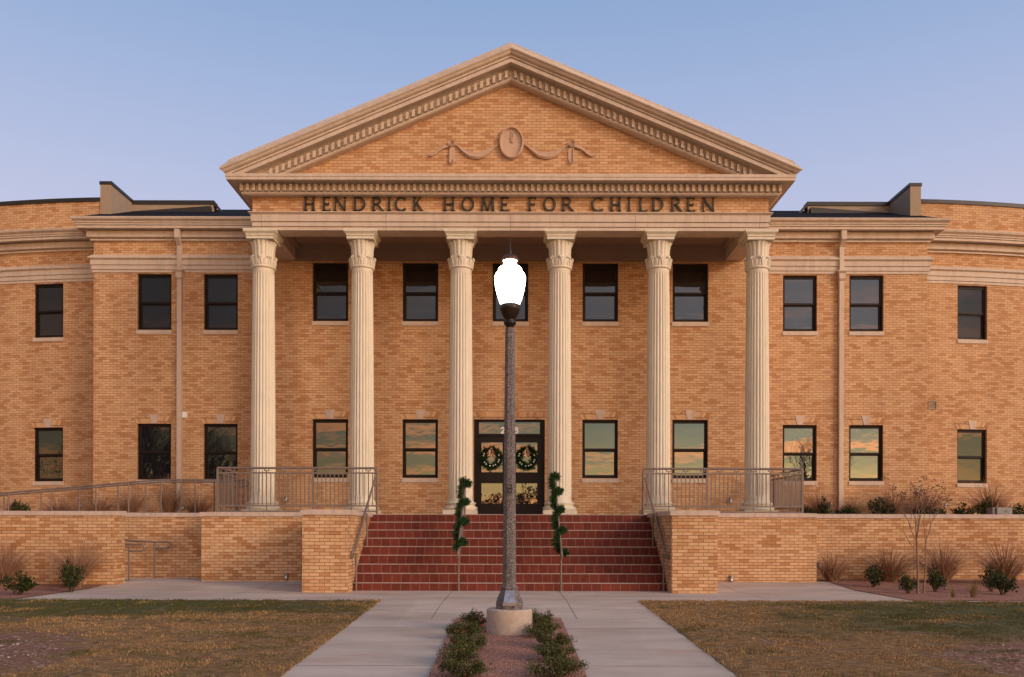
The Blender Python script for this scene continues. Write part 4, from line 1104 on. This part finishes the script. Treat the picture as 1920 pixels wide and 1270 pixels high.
ramp_rail(Y_A, 2.437, xat(300, Y_A), -18, .087, 'front handrail of the upper ramp, its long tube rising towards the porch', [xat(p, Y_A) for p in (-75, 16, 97, 180, 241, 302, 366)], True)
ramp_rail(Y_B, 2.44, xat(300, Y_B), -18, .087, 'rear handrail of the upper ramp, nearer the bay wall and plants', [xat(p, Y_B) for p in (-60, 7.5, 77.6, 149, 221.7, 273, 340, 401.6, 462)])
# lower ramp rails at the opening
def low_rail(y, pxl, pxp, ztop, label):
    t = thing('ramp_handrail', (xat(pxp, y), y, 0), label, 'handrail', 'looped rails at the ramp opening')
    x1 = xat(pxl, y); xp = xat(pxp, y); m = MB(); r = .021; R = .075
    loop = [(x1-4, y, ztop+.30), (xp-.6, y, ztop+.03), (xp, y, ztop), (x1-R, y, ztop)]+[(x1-R+R*sin(a), y, ztop-R+R*cos(a)) for a in (.5, 1.0, pi/2, 2.1, 2.65, pi)]+[(xp, y, ztop-2*R)]
    m.tube(loop, r, 8); m.build('handrail', 'rail', t)
    p = MB(); p.tube([(xp, y, zg(y)), (xp, y, ztop)], .021, 8); p.lathe([(.05, 0), (.05, .012), (.02, .014)], 12, (xp, y, zg(y))); p.build('post', 'rail', t)
low_rail(19.9, 320, 290, .935, 'looped metal rail at the ramp opening, closer to the recessed wall')
low_rail(18.95, 271, 242, .895, 'looped metal rail at the ramp opening, beside the end of the front wall')

# ================================================================ lamp post
LX, LY = -.005, 11.1
lz = lambda y: EYE+(993-y)/144.1
lamp = thing('lamp_post', (LX, LY, 0), 'lit white globe lamp on speckled concrete post before the stairs', 'lamp post')
mb = MB(); zb = zg(LY)
mb.lathe([(.298, zb-.1), (.298, .19), (.292, .207), (.28, .215)], 48, (LX, LY, 0)); mb.build('footing', 'base', lamp)
def octo(a, z): return 1/max(cos(((a+pi/8) % (pi/4))-pi/8), .9)*.985
mb = MB()
mb.lathe([(.172, .213), (.176, .235), (.176, .30), (.168, .33), (.140, .39), (.118, .445), (.112, .462)], 64, (LX, LY, 0), 0, False, octo)
mb.build('pole_foot', 'agg', lamp)
mb = MB()
mb.lathe([(.112, .463), (.118, .475), (.118, .488), (.105, .50), (.093, .52), (.088, .56), (.0635, 3.80), (.060, 3.86)], 64, (LX, LY, 0), 0, False, octo)
mb.build('pole', 'agg', lamp)
mb = MB()
mb.hexa([(LX-.078, LY-.183, .30), (LX+.078, LY-.183, .30), (LX+.078, LY-.15, .30), (LX-.078, LY-.15, .30), (LX-.052, LY-.131, .455), (LX+.052, LY-.131, .455), (LX+.052, LY-.10, .455), (LX-.052, LY-.10, .455)])
mb.box(LX-.084, LX+.084, LY-.187, LY-.15, .262, .305)
mb.lathe([(.001, 0), (.007, 0), (.007, .008), (.001, .01)], 8, (LX, LY-.14, .44), 0)
mb.build('access_plate', 'plate', lamp)
mb = MB(); zc = lz(917)
mb.box(LX-.028, LX+.028, LY-.095, LY-.075, zc-.055, zc+.055)
mb.build('outlet_box', 'lampmetal', lamp)
mb = MB(); mb.box(LX-.018, LX+.018, LY-.101, LY-.094, zc+.012, zc+.04); mb.box(LX-.018, LX+.018, LY-.101, LY-.094, zc-.04, zc-.012); mb.build('outlet', 'agg', lamp)
P = lambda L: [(r, lz(y)) for r, y in L]
mb = MB()
mb.lathe(P([(.062, 622), (.064, 616), (.060, 611.5), (.052, 611), (.050, 604.5), (.075, 604), (.083, 601.5), (.083, 599), (.062, 597.5), (.056, 594), (.060, 590.5), (.080, 588), (.100, 582.5), (.120, 576.5), (.128, 571), (.130, 570.0)])[0:3], 32, (LX, LY, 0)) if False else None
prof = [(.050, 622), (.050, 612), (.066, 611), (.083, 607), (.083, 604), (.062, 601.5), (.072, 599.5), (.098, 594), (.122, 587.5), (.134, 582.5), (.139, 580.5), (.139, 577.5), (.130, 575.5), (.128, 572.5), (.118, 571.5)]
mb.lathe(P(prof), 40, (LX, LY, 0))
for k in range(20):   # bead rim
    a = 2*pi*k/20; mb.lathe([(.001, -.007), (.008, 0), (.001, .007)], 6, (LX+.14*cos(a), LY+.14*sin(a), lz(579)))
mb.build('lamp_fitter', 'lampmetal', lamp)
mb = MB()
mb.lathe(P([(.120, 572), (.150, 558), (.178, 543), (.192, 532), (.200, 522), (.203, 527-3)]), 10, (LX, LY, 0)) if False else None
G = [(.120, 572.5), (.142, 565), (.165, 554), (.183, 543), (.194, 533), (.201, 524), (.203, 517+6), (.198, 518), (.182, 512.5), (.166, 509.5), (.160, 507.5), (.157, 503.5), (.145, 500), (.118, 496.5), (.092, 494.5), (.080, 490.5), (.083, 487), (.095, 484), (.100, 480.5), (.096, 476), (.080, 472), (.055, 469.5), (.02, 468.5)]
G = [(.120, 572.5), (.150, 562), (.175, 549), (.192, 537), (.201, 527), (.201, 520), (.188, 514.5), (.170, 511.5), (.155, 509.5), (.152, 505), (.130, 501.5), (.092, 499), (.082, 495.5), (.084, 492), (.095, 489.5), (.097, 486), (.088, 482.5), (.05, 480), (.02, 479.5)]
mb.lathe(P(G), 48, (LX, LY, 0)); mb.build('globe', 'globe', lamp)
mb = MB()
mb.lathe(P([(.098, 490), (.112, 487.5), (.112, 486), (.104, 485.5), (.090, 482), (.060, 479.6), (.022, 477.5)]), 24, (LX, LY, 0))
mb.build('lamp_cap', 'copper', lamp)
mb = MB(); zf = lz(472)
mb.lathe(P([(.022, 478), (.016, 475), (.024, 473), (.010, 470), (.008, 462), (.004, 452), (.001, 447)]), 16, (LX, LY, 0))
for s_ in (-1, 1):
    mb.tube([(LX, LY, zf-.02), (LX+s_*.018, LY, zf+.012), (LX+s_*.036, LY, zf+.03), (LX+s_*.048, LY, zf+.018), (LX+s_*.042, LY, zf+.002)], [.008, .009, .008, .007, .005], 6)
    mb.tube([(LX, LY, zf-.01), (LX+s_*.016, LY, zf-.03), (LX+s_*.028, LY, zf-.036)], .006, 6)
mb.tube([(LX, LY, zf-.03), (LX, LY, zf+.02), (LX, LY, zf+.055), (LX, LY, zf+.085)], [.010, .016, .010, .001], 8)
mb.build('finial', 'lampmetal', lamp)

# ================================================================ small fixtures
def wall_light(px, py, y, label, grp):
    x = xat(px, y); z = EYE+(993-py)*y/1600
    t = thing('wall_light', (x, y, z), label, 'wall light', grp)
    mb = MB(); mb.box(x-.04, x+.04, y-.03, y+.004, z-.07, z+.07); mb.lathe([(.045, z-.06), (.05, z-.05), (.05, z+.05), (.04, z+.065), (.015, z+.07)], 14, (x, y-.03, 0)); mb.build('housing', 'fixture', t)
    mb = MB(); mb.box(x-.022, x+.022, y-.087, y-.03, z-.05, z-.005); mb.build('lens', 'white', t)
g1, g2 = 'low lights on the garden walls', 'low lights on the building wall'
wall_light(538, 1081, 19.0, 'small metal light low on the brick panel left of the stairs', g1)
wall_light(1371, 1084, 19.0, 'small metal light low on the brick panel right of the stairs', g1)
wall_light(1536, 1058, 20.05, 'small metal light at the inner corner of the long wall, above dry grass', g1)
wall_light(1862, 1057, 20.05, 'small metal light on the long wall, right of the bare tree', g1)
wall_light(154, 948, 24.75, 'small metal light on the curved wing behind the ramp rails', g2)
wall_light(345, 952, YB, 'small metal light beside the left downspout foot', g2)
wall_light(537, 937, YW, 'small metal light on the porch wall beside the leftmost column', g2)
wall_light(1369, 938, YW, 'small metal light on the porch wall beside the rightmost column', g2)
wall_light(1557, 945, YB, 'small metal light beside the right downspout foot', g2)
wall_light(1771, 947, 24.75, 'small metal light on the wing wall behind the bare tree', g2)
x = xat(347, YB); z = EYE+(993-780)*YB/1600
t = thing('sensor_box', (x, YB, z), 'small white box on the brick beside the left downspout', 'sensor')
mb = MB(); mb.box(x-.062, x+.062, YB-.06, YB, z-.08, z+.08); mb.build('cover', 'white', t)
mb = MB(); mb.box(x-.045, x+.045, YB-.066, YB-.06, z-.055, z+.06); mb.build('front_plate', 'white', t)
x = xat(1747, 24.7); z = EYE+(993-758.5)*24.7/1600; yv = wy(x)
t = thing('wall_vent', (x, yv, z), 'square louvred vent on the right curved wing wall', 'vent')
mb = MB(); w = .125
mb.box(x-w, x+w, yv-.03, yv+.03, z+w-.03, z+w); mb.box(x-w, x+w, yv-.03, yv+.03, z-w, z-w+.03); mb.box(x-w, x-w+.03, yv-.03, yv+.03, z-w+.03, z+w-.03); mb.box(x+w-.03, x+w, yv-.03, yv+.03, z-w+.03, z+w-.03)
mb.build('frame', 'stucco', t)
mb = MB()
for k in range(5):
    zz_ = z-w+.045+k*.038; mb.hexa([(x-w+.03, yv-.02, zz_-.012), (x+w-.03, yv-.02, zz_-.012), (x+w-.03, yv-.014, zz_-.012), (x-w+.03, yv-.014, zz_-.012), (x-w+.03, yv-.002, zz_+.016), (x+w-.03, yv-.002, zz_+.016), (x+w-.03, yv+.004, zz_+.016), (x-w+.03, yv+.004, zz_+.016)])
mb.build('louvre', 'stucco', t)
x = xat(1875, 20.75); t = thing('junction_box', (x, 20.75, 1.6), 'grey metal utility box standing behind the right coping', 'utility box')
mb = MB(); mb.box(x-.15, x+.225, 20.62, 20.9, 1.58, 1.80); mb.box(x-.225, x-.155, 20.66, 20.9, 1.58, 1.80); mb.box(x-.14, x+.215, 20.612, 20.62, 1.61, 1.785); mb.build('housing', 'grey', t)
mb = MB(); mb.tube([(x+.07+.03*cos(a*pi/6), 20.607, 1.71+.03*sin(a*pi/6)) for a in range(13)], .004, 5); mb.build('knockout', 'grey', t)
# path box on the left pier face by the handrail
x = -3.17; t = thing('outlet_cover', (x, 17.45, .6), 'small grey outlet cover on the inner face of the left pier', 'outlet')
mb = MB(); mb.box(x, x+.03, 17.40, 17.52, .52, .66); mb.build('lid', 'grey', t)
mb = MB(); mb.box(x, x+.02, 17.39, 17.53, .49, .52); mb.build('base_plate', 'grey', t)

# ================================================================ plants
def leafcloud(rnd, n, rx, ry, h, lw, lumps, stems=14, upright=.5):
    lv = MB(); sm = MB(); cs = []
    for i in range(lumps):
        a = rnd.uniform(0, 2*pi); rr = sqrt(rnd.random()); top = h*rnd.uniform(.45, 1)*(1-.35*rr)
        cs.append((Vector((rx*rr*cos(a), ry*rr*sin(a), top)), rnd.uniform(.10, .2)*h+.02))
    for c, r in cs:
        b0 = Vector((c.x*.2, c.y*.2, 0)); md = (b0+c)*.5+Vector((0, 0, .1*h))
        sm.tube([b0, md, c], [.006, .005, .002], 5)
        for _ in range(int(n/lumps)):
            q = rnd.random()
            if q < .6:
                d = Vector((rnd.gauss(0, 1), rnd.gauss(0, 1), rnd.gauss(0, .9))).normalized(); p = c+d*r*rnd.uniform(.3, 1.05)
            else:
                tt = rnd.uniform(.3, 1); p = b0.lerp(c, tt)+Vector((rnd.gauss(0, r*.4), rnd.gauss(0, r*.4), rnd.gauss(0, r*.2))); d = Vector((p.x-b0.x, p.y-b0.y, .1)).normalized()
            if p.z < .01: p.z = .01+rnd.random()*.03
            d = (d+Vector((0, 0, upright))+Vector((rnd.gauss(0, .4), rnd.gauss(0, .4), rnd.gauss(0, .3)))).normalized()
            L = lw*rnd.uniform(.7, 1.4); sd = d.cross(Vector((rnd.gauss(0, 1), rnd.gauss(0, 1), rnd.gauss(0, 1)))).normalized()*L*.30
            nn = d.cross(sd).normalized()*L*.06; t_ = p+d*L; m_ = p+d*L*.45
            k = len(lv.v); lv.v += [tuple(p), tuple(m_+sd+nn), tuple(t_), tuple(m_-sd+nn), tuple(m_)]
            for f in ((0, 1, 4), (1, 2, 4), (0, 4, 3), (4, 2, 3)): lv.f.append(tuple(k+i for i in f)); lv.uv.append(None); lv.mi.append(0); lv.sm.append(False)
    return lv, sm
def grass(rnd, n, h, spread, w, lean=0):
    mb = MB()
    for _ in range(n):
        a = rnd.uniform(0, 2*pi); r0 = .07*sqrt(rnd.random())*h*1.6; L = h*rnd.uniform(.5, 1.15); out = spread*rnd.random()**.7*L
        p0 = Vector((r0*cos(a), r0*sin(a), 0)); a2 = a+rnd.gauss(0, .5); dr = Vector((cos(a2)+lean, sin(a2), 0))
        droop = rnd.uniform(.3, 1.25); pts = []
        for k in range(6):
            q = k/5; z = L*(q-droop*.45*q**2.5*(out/L+.2)); pts.append(p0+dr*out*(q**1.6)+Vector((0, 0, max(z, 0))))
        sd = Vector((-dr.y, dr.x, 0)).normalized(); sd = (sd+Vector((rnd.gauss(0, .5), rnd.gauss(0, .5), 0))).normalized()*w
        k0 = len(mb.v)
        for k, p in enumerate(pts):
            ww = sd*(1-.85*k/5); mb.v += [tuple(p-ww), tuple(p+ww)]
        for k in range(5):
            mb.f.append((k0+2*k, k0+2*k+1, k0+2*k+3, k0+2*k+2)); mb.uv.append(None); mb.mi.append(0); mb.sm.append(False)
    return mb
rnd = random.Random(31)
shrubs = []
for i in range(4):
    lv, sm = leafcloud(rnd, 760, .30, .24, .5, .055, 15)
    shrubs.append((lv, sm))
def place_shrub(k, x, y, z, sc, label, grp, rz=0.0, name='shrub', src=None, lm='leaf', sz=None):
    key = (name, k)
    if key not in protos:
        t = thing(name, (x, y, z), label, 'shrub', grp, rz); lv, sm = src[k]
        lv.build('foliage', lm, t, (0, 0, 0)); sm.build('stem', 'stem', t, (0, 0, 0)); protos[key] = t
    else:
        t = copy_tree(protos[key]); t.location = (x, y, z); t.rotation_euler = (0, 0, rz); t['label'] = label; t['group'] = grp
    t.scale = (sc, sc, sz or sc); return t
protos = {}
SG = 'glossy green shrubs in the beds'
def W_at(px, py, zgr, yy=None):
    # world point on the plane z = zgr seen at pixel (or at depth yy)
    y = yy if yy else (EYE-zgr)*1600/(py-993); return (px-956.4)*y/1600, y
for i, (px, y, z, sc, sz, lab) in enumerate([
    (34, 15.9, .01, .95, .72, 'spreading green shrub at the left edge, beside the kerb strip'),
    (134, 16.6, .01, .78, .95, 'green shrub in front of dry grass by the left front wall'),
    (1638, 18.1, .01, .66, .85, 'small green shrub nearest the walk in the right bed'),
    (1703, 16.6, .01, .58, .66, 'low green shrub just left of the bare tree foot'),
    (1752, 17.1, .01, .62, .85, 'dark green shrub just right of the bare tree foot'),
    (1858, 17.2, .01, .62, .80, 'green shrub left of the pair near the right edge'),
    (1880, 16.4, .01, .80, .72, 'wide green shrub under dry grass at the right edge'),
    (1515, 22.9, 1.46, .75, .60, 'green shrub on the terrace at the end of the right porch railing'),
    (1545, 22.7, 1.46, .55, .85, 'upright green shrub on the terrace left of the right downspout'),
    (1588, 22.8, 1.46, .95, .55, 'low green shrub on the terrace right of the right downspout'),
    (1650, 22.8, 1.46, 1.0, .90, 'tall leafed green shrub on the terrace under the second bay window'),
    (1745, 22.9, 1.46, .95, .62, 'green shrub on the terrace behind the crown of the bare tree'),
    (1808, 22.9, 1.46, .90, .68, 'green shrub on the terrace under the wing window'),
    (1848, 22.8, 1.46, .75, .80, 'green shrub on the terrace just left of the grey utility box'),
    (1912, 22.8, 1.46, .95, .68, 'green shrub on the terrace right of the grey utility box'),
    (38, 22.9, 1.46, .62, .75, 'small green shrub behind the ramp rails at the far left')]):
    f_ = 1.05 if z < 1 else 1.2
    x = (px-956.4)*y/1600; place_shrub(i % 4, x, y, z, sc*f_, lab, SG, i*1.7, 'shrub', shrubs, 'leaf', sz*(1.15 if z < 1 else 1.45))
# dry ornamental grasses
GG = 'dry ornamental grasses in the beds'
gm_ = [grass(random.Random(50+i), 560, .92, 1.25, .0060, ln) for i, ln in enumerate((0, .25, -.2))]
gp = {}
def place_grass(k, x, y, z, sc, label, grp, rz, mat='dryblade', src=gm_, w=1.0):
    if (k, mat) not in gp:
        o = src[k].build('ornamental_grass', mat, None, (x, y, z)); gp[(k, mat)] = o
    else:
        o = gp[(k, mat)].copy(); COL.objects.link(o)
    o.location = (x, y, z); o.rotation_euler = (0, 0, rz); o.scale = (sc*w, sc*w, sc); tag(o, label, 'grass', grp); return o
for i, (px, y, z, sc, w, lab) in enumerate([
    (8, 17.7, .01, 1.01, .9, 'dry grass clump at the left edge, against the front wall'),
    (143, 17.6, .01, 1.07, .85, 'tall dry grass clump behind the shrub at the left front wall'),
    (1560, 19.2, .01, 0.81, 1.0, 'dry grass clump where the right walk meets the long wall'),
    (1668, 19.2, .01, 0.91, 1.15, 'wide dry grass clump left of the bare tree'),
    (1768, 18.9, .01, 1.01, 1.0, 'dry grass clump right of the bare tree'),
    (1885, 18.6, .01, 1.04, 1.1, 'large dry grass clump at the right edge under the wall light'),
    (28, 23.3, 1.46, 0.75, .9, 'dry grass on the terrace under the left wing window, leftmost'),
    (108, 23.3, 1.46, 0.82, 1.1, 'dry grass on the terrace under the left wing window, rightmost'),
    (138, 23.2, 1.46, 0.61, .8, 'short dry grass on the terrace beside the wing wall light'),
    (188, 22.9, 1.46, 0.84, 1.0, 'dry grass on the terrace at the corner of the left bay'),
    (243, 22.8, 1.46, 1.09, .75, 'dry grass on the terrace between the bay corner and first window'),
    (318, 22.8, 1.46, 1.33, .65, 'tallest dry grass on the terrace, beside the left downspout'),
    (372, 22.9, 1.46, 0.90, 1.1, 'arching dry grass on the terrace right of the left downspout'),
    (1535, 23.2, 1.46, 1.09, .9, 'dry grass on the terrace between the railing and the right downspout'),
    (1598, 23.3, 1.46, 0.84, .9, 'thin dry grass on the terrace right of the right downspout'),
    (1672, 23.1, 1.46, 1.12, .9, 'dry grass on the terrace left of the tree crown'),
    (1735, 23.2, 1.46, 1.09, 1.2, 'dry grass on the terrace behind the tree crown'),
    (1858, 23.3, 1.46, 1.29, 1.0, 'tall dry grass on the terrace behind the grey utility box')]):
    x = (px-956.4)*y/1600; place_grass(i % 3, x, y, z, sc*(1.3 if z < 1 else 1.12), lab, GG, i*2.1, w=w*.9)
ym = [grass(random.Random(70), 130, 1.0, .55, .006, 0)]
for i, (px, y, sc, lab) in enumerate([(1788, 15.7, .24, 'short yellow green grass tuft by the kerb strip'), (1826, 15.75, .42, 'spiky yellow green grass tuft in front of the right bed')]):
    place_grass(0, (px-956.4)*y/1600, y, .01, sc, lab, 'yellow green grass tufts', i*1.3, 'yblade', ym)
# rose bushes either side of the lamp footing
roses = []
for i in range(3):
    roses.append(leafcloud(random.Random(80+i), 2600, .27, .34, .32, .028, 34, upright=.2))
rosejobs = []
RG = 'rose bushes in the bed around the lamp post'
for i, (px, y, sc, sz, lab, nf) in enumerate([
    (890, 11.5, .80, .95, 'rose bush left of the lamp footing, farthest on the left row', 1),
    (874, 10.6, .86, .98, 'rose bush with red blooms, second from the stairs on the left row', 4),
    (880, 9.8, .84, .88, 'rose bush third from the stairs on the left row', 1),
    (868, 9.0, .92, .90, 'rose bush fourth from the stairs on the left row', 1),
    (872, 8.2, .92, .85, 'rose bush at the bottom edge of the photo, left row', 0),
    (1013, 11.55, .86, 1.0, 'rose bush right of the lamp footing, farthest on the right row', 0),
    (1020, 10.7, .84, .88, 'rose bush second from the stairs on the right row', 0),
    (1036, 9.9, .92, .90, 'rose bush third from the stairs on the right row', 0),
    (1044, 9.1, .94, .84, 'rose bush fourth from the stairs on the right row', 0),
    (1046, 8.25, .98, .85, 'rose bush at the bottom edge of the photo, right row', 1)]):
    x = (px-956.4)*y/1600; z = zg(y)+.022
    t = place_shrub(i % 3, x, y, z, sc*.80, lab, RG, i*1.9, 'rose_bush', roses, 'roseleaf', sz*.72); t['category'] = 'rose bush'
    rosejobs.append((t, i, nf))
for t, i, nf in rosejobs:
    r2 = random.Random(i*5+2)
    for q in range(nf):
        fm = MB(); c = Vector((r2.uniform(-.2, .2), r2.uniform(-.3, -.1), r2.uniform(.2, .34)))
        for k in range(16):
            d = Vector((r2.gauss(0, 1), r2.gauss(0, 1), abs(r2.gauss(0, 1)))).normalized(); sd = d.cross(Vector((r2.random(), r2.random(), r2.random()))).normalized()*.010
            fm.face([c, c+sd+d*.011, c+d*.022, c-sd+d*.011])
        fm.build('rose', 'petal', t, (0, 0, 0))
# bare young tree
def branch(mb, pods, rnd, p, d, L, r, lv, mx, podr=True):
    n = 5; pts = [p]; rs = [r]; q = p.copy(); dd = d.copy()
    for i in range(n):
        dd = (dd+Vector((rnd.gauss(0, .06), rnd.gauss(0, .06), rnd.gauss(0, .03)+.03))).normalized(); q = q+dd*L/n
        pts.append(q.copy()); rs.append(r*(1-.35*(i+1)/n))
    mb.tube(pts, rs, 6 if lv < 2 else 4)
    if lv >= mx:
        if podr:
            for _ in range(rnd.randint(2, 5)):
                c = q+Vector((rnd.gauss(0, .028), rnd.gauss(0, .028), rnd.gauss(.01, .03)))
                mb.tube([q, c], [.0018, .0014], 3, cap=False)
                pods.lathe([(.001, -.010), (.012, -.003), (.012, .004), (.001, .011)], 5, c)
        return
    k = rnd.randint(2, 3) if lv > 0 else 3
    for i in range(k):
        at = rnd.uniform(.45, 1) if i < k-1 else 1.0
        idx = min(n, max(1, round(at*n))); a = rnd.uniform(0, 2*pi)
        ax = Vector((cos(a), sin(a)*.7, 0)); nd = (dd+ax*rnd.uniform(.28, .55)).normalized()
        branch(mb, pods, rnd, pts[idx], nd, L*rnd.uniform(.62, .85), rs[idx]*.72, lv+1, mx, podr)
ty = 16.6; tx = (1721-956.4)*ty/1600
tree = thing('bare_tree', (tx, ty, 0), 'leafless young tree with two thin stems and seed pods in the right bed', 'tree')
rt = random.Random(9); mb = MB(); pods = MB()
z0 = .0
mb.tube([(tx, ty, z0), (tx+.005, ty, .5), (tx-.02, ty, 1.05)], [.026, .022, .018], 8)
mb.tube([(tx+.13, ty+.03, z0), (tx+.17, ty+.03, .5), (tx+.17, ty+.04, 1.0)], [.019, .016, .013], 8)
mb.build('trunk', 'bark', tree)
mb = MB()
for (p, d, L, r) in [((tx-.02, ty, 1.05), (-.06, 0, 1), .46, .015), ((tx-.02, ty, 1.05), (.16, .1, 1), .42, .012), ((tx-.005, ty, .80), (-.75, -.05, .8), .50, .010),
                     ((tx-.01, ty, .98), (-.32, .2, 1), .46, .011), ((tx+.17, ty+.04, 1.0), (.28, .1, 1), .42, .011), ((tx+.17, ty+.04, .98), (-.12, -.2, 1), .40, .010), ((tx-.02, ty, 1.05), (.02, -.3, 1), .5, .012)]:
    branch(mb, pods, rt, Vector(p), Vector(d).normalized(), L, r, 1, 4)
cr = mb.build('crown', 'bark', tree); pods.build('seed_pods', 'pod', cr)
# lawn blades in the foreground (stuff)
def soilmask(x, y):
    for (cx, cy, rx, ry) in ((-6.6, 9.2, 1.9, 1.9), (6.75, 9.0, 2.0, 1.65)):
        if ((x-cx)/rx)**2+((y-cy)/ry)**2 < 1: return True
    return False
from mathutils import noise as mn
for nm, mt, N_, seed, gr in (('dormant_grass', 'brownlawn', 100000, 3, False), ('green_grass', 'greenlawn', 50000, 4, True)):
    rl = random.Random(seed); mb = MB(); c = 0
    while c < N_:
        y = 7.0+7.84*rl.random()**.8; x = rl.uniform(-1, 1)*(y*.62); 
        if abs(x) < 2.21 : continue
        nz_ = mn.noise(Vector((x*.9, y*1.6, 2.3)))+.5*mn.noise(Vector((x*3, y*4, 7.1)))
        zone = ((x+7.5)/6.2)**2+((y-13.9)/1.4)**2 < 1 or ((x-7.6)/3.6)**2+((y-12.6)/2.0)**2 < 1
        v = nz_+(.45 if zone else -.15)
        if gr and v < .05+rl.gauss(0, .15) and not (soilmask(x, y) and x > 0): continue
        if not gr and v > .15+rl.gauss(0, .2): continue
        if soilmask(x, y) and (not gr or mn.noise(Vector((x*1.6, y*2.4, 9.0))) < .12): continue
        if mn.noise(Vector((x*4.5, y*6.5, 3.3))) < -.12+.25*mn.noise(Vector((x*1.1, y*1.4, 8))): continue
        h = rl.uniform(.014, .040)*(1.15 if gr else 1); a = rl.uniform(0, pi); w = rl.uniform(.0022, .004)*(y/9)
        z = zg(y)+.010; ln = Vector((rl.gauss(0, .7), rl.gauss(0, .7), 1)).normalized()*h
        k = len(mb.v); mb.v += [(x-w*cos(a), y-w*sin(a), z), (x+w*cos(a), y+w*sin(a), z), (x+ln.x, y+ln.y, z+ln.z)]
        mb.f.append((k, k+1, k+2)); mb.uv.append(None); mb.mi.append(0); mb.sm.append(False); c += 1
    o = mb.build(nm, mt); o['kind'] = 'stuff'
# pebbles scattered on the bare soil
rl = random.Random(8); mb = MB()
for _ in range(420):
    s_ = rl.choice((-1, 1)); cx, cy = ((-6.6, 9.2), (6.75, 9.0))[s_ > 0]
    x = cx+rl.gauss(0, .85); y = cy+rl.gauss(0, .75)
    if y < 7 or y > 11 or abs(x) < 3.5: continue
    r = .006+.016*rl.random()**3
    mb.lathe([(r*.5, -r*.3), (r, 0), (r*.7, r*.5), (r*.1, r*.65)], 6, (x, y, zg(y)+.014), 0, False)
o = mb.build('pebbles', 'jointlight'); o['kind'] = 'stuff'
# ================================================================ behind the viewer : seen only mirrored in the windows
BT = 'bare trees across the street'
proto_bt = None
for i, (x, y, sc) in enumerate([(-25.5, -28, .82), (-31.5, -27, 1.2), (-43, -34, 1.25), (-36, -40, 1.2), (24.8, -26, .84), (-52, -38, 1.2), (-33, -31, 1.1), (-29, -34, .95), (-35, -28, 1.15), (-30, -29, 1.0)]):
    if proto_bt is None:
        t = thing('street_tree', (x, y, 0), 'large bare tree standing across the lawn behind the viewer', 'tree', BT)
        rt = random.Random(14); mb = MB(); pd = MB()
        mb.tube([(0, 0, -.5), (0, 0, 1.5), (.1, 0, 3)], [.32, .26, .22], 8); mb.build('trunk', 'darkbark', t, (0, 0, 0)); mb = MB()
        for d in ((-.5, 0, .8), (.5, .2, .9), (0, -.4, 1), (.2, .5, .9), (-.2, .3, 1)):
            branch(mb, pd, rt, Vector((.1, 0, 2.9)), Vector(d).normalized(), 3.0, .15, 0, 5, False)
        mb.build('crown', 'darkbark', t, (0, 0, 0)); proto_bt = t
    else:
        t = copy_tree(proto_bt); t.location = (x, y, 0); t.rotation_euler = (0, 0, i*1.3)
    t.scale = (sc, sc, sc)
rl = random.Random(6); mb = MB()
for i in range(520):
    x = -150+300*rl.random(); y = -95+rl.uniform(-8, 8); h = (6.6 if x > -35 else 9.4)+2.4*mn.noise(Vector((x*.06, 0, 0)))+rl.uniform(-.9, 1.3)-(2.2 if x > 25 else 0)+(3.0 if x < -45 else 0)+(4.5 if x < -80 else 0)
    for k in range(60):
        p = Vector((x+rl.gauss(0, .9), y+rl.gauss(0, .9), max(.2, h*rl.random()**.6))); d = Vector((rl.gauss(0, 1), rl.gauss(0, 1), rl.gauss(0, 1))).normalized()*.7
        e = d.cross(Vector((rl.gauss(0, 1), rl.gauss(0, 1), rl.gauss(0, 1)))).normalized()*.28
        mb.face([p, p+d, p+d*.6+e])
o = mb.build('distant_woods', 'darkbark'); o['kind'] = 'stuff'
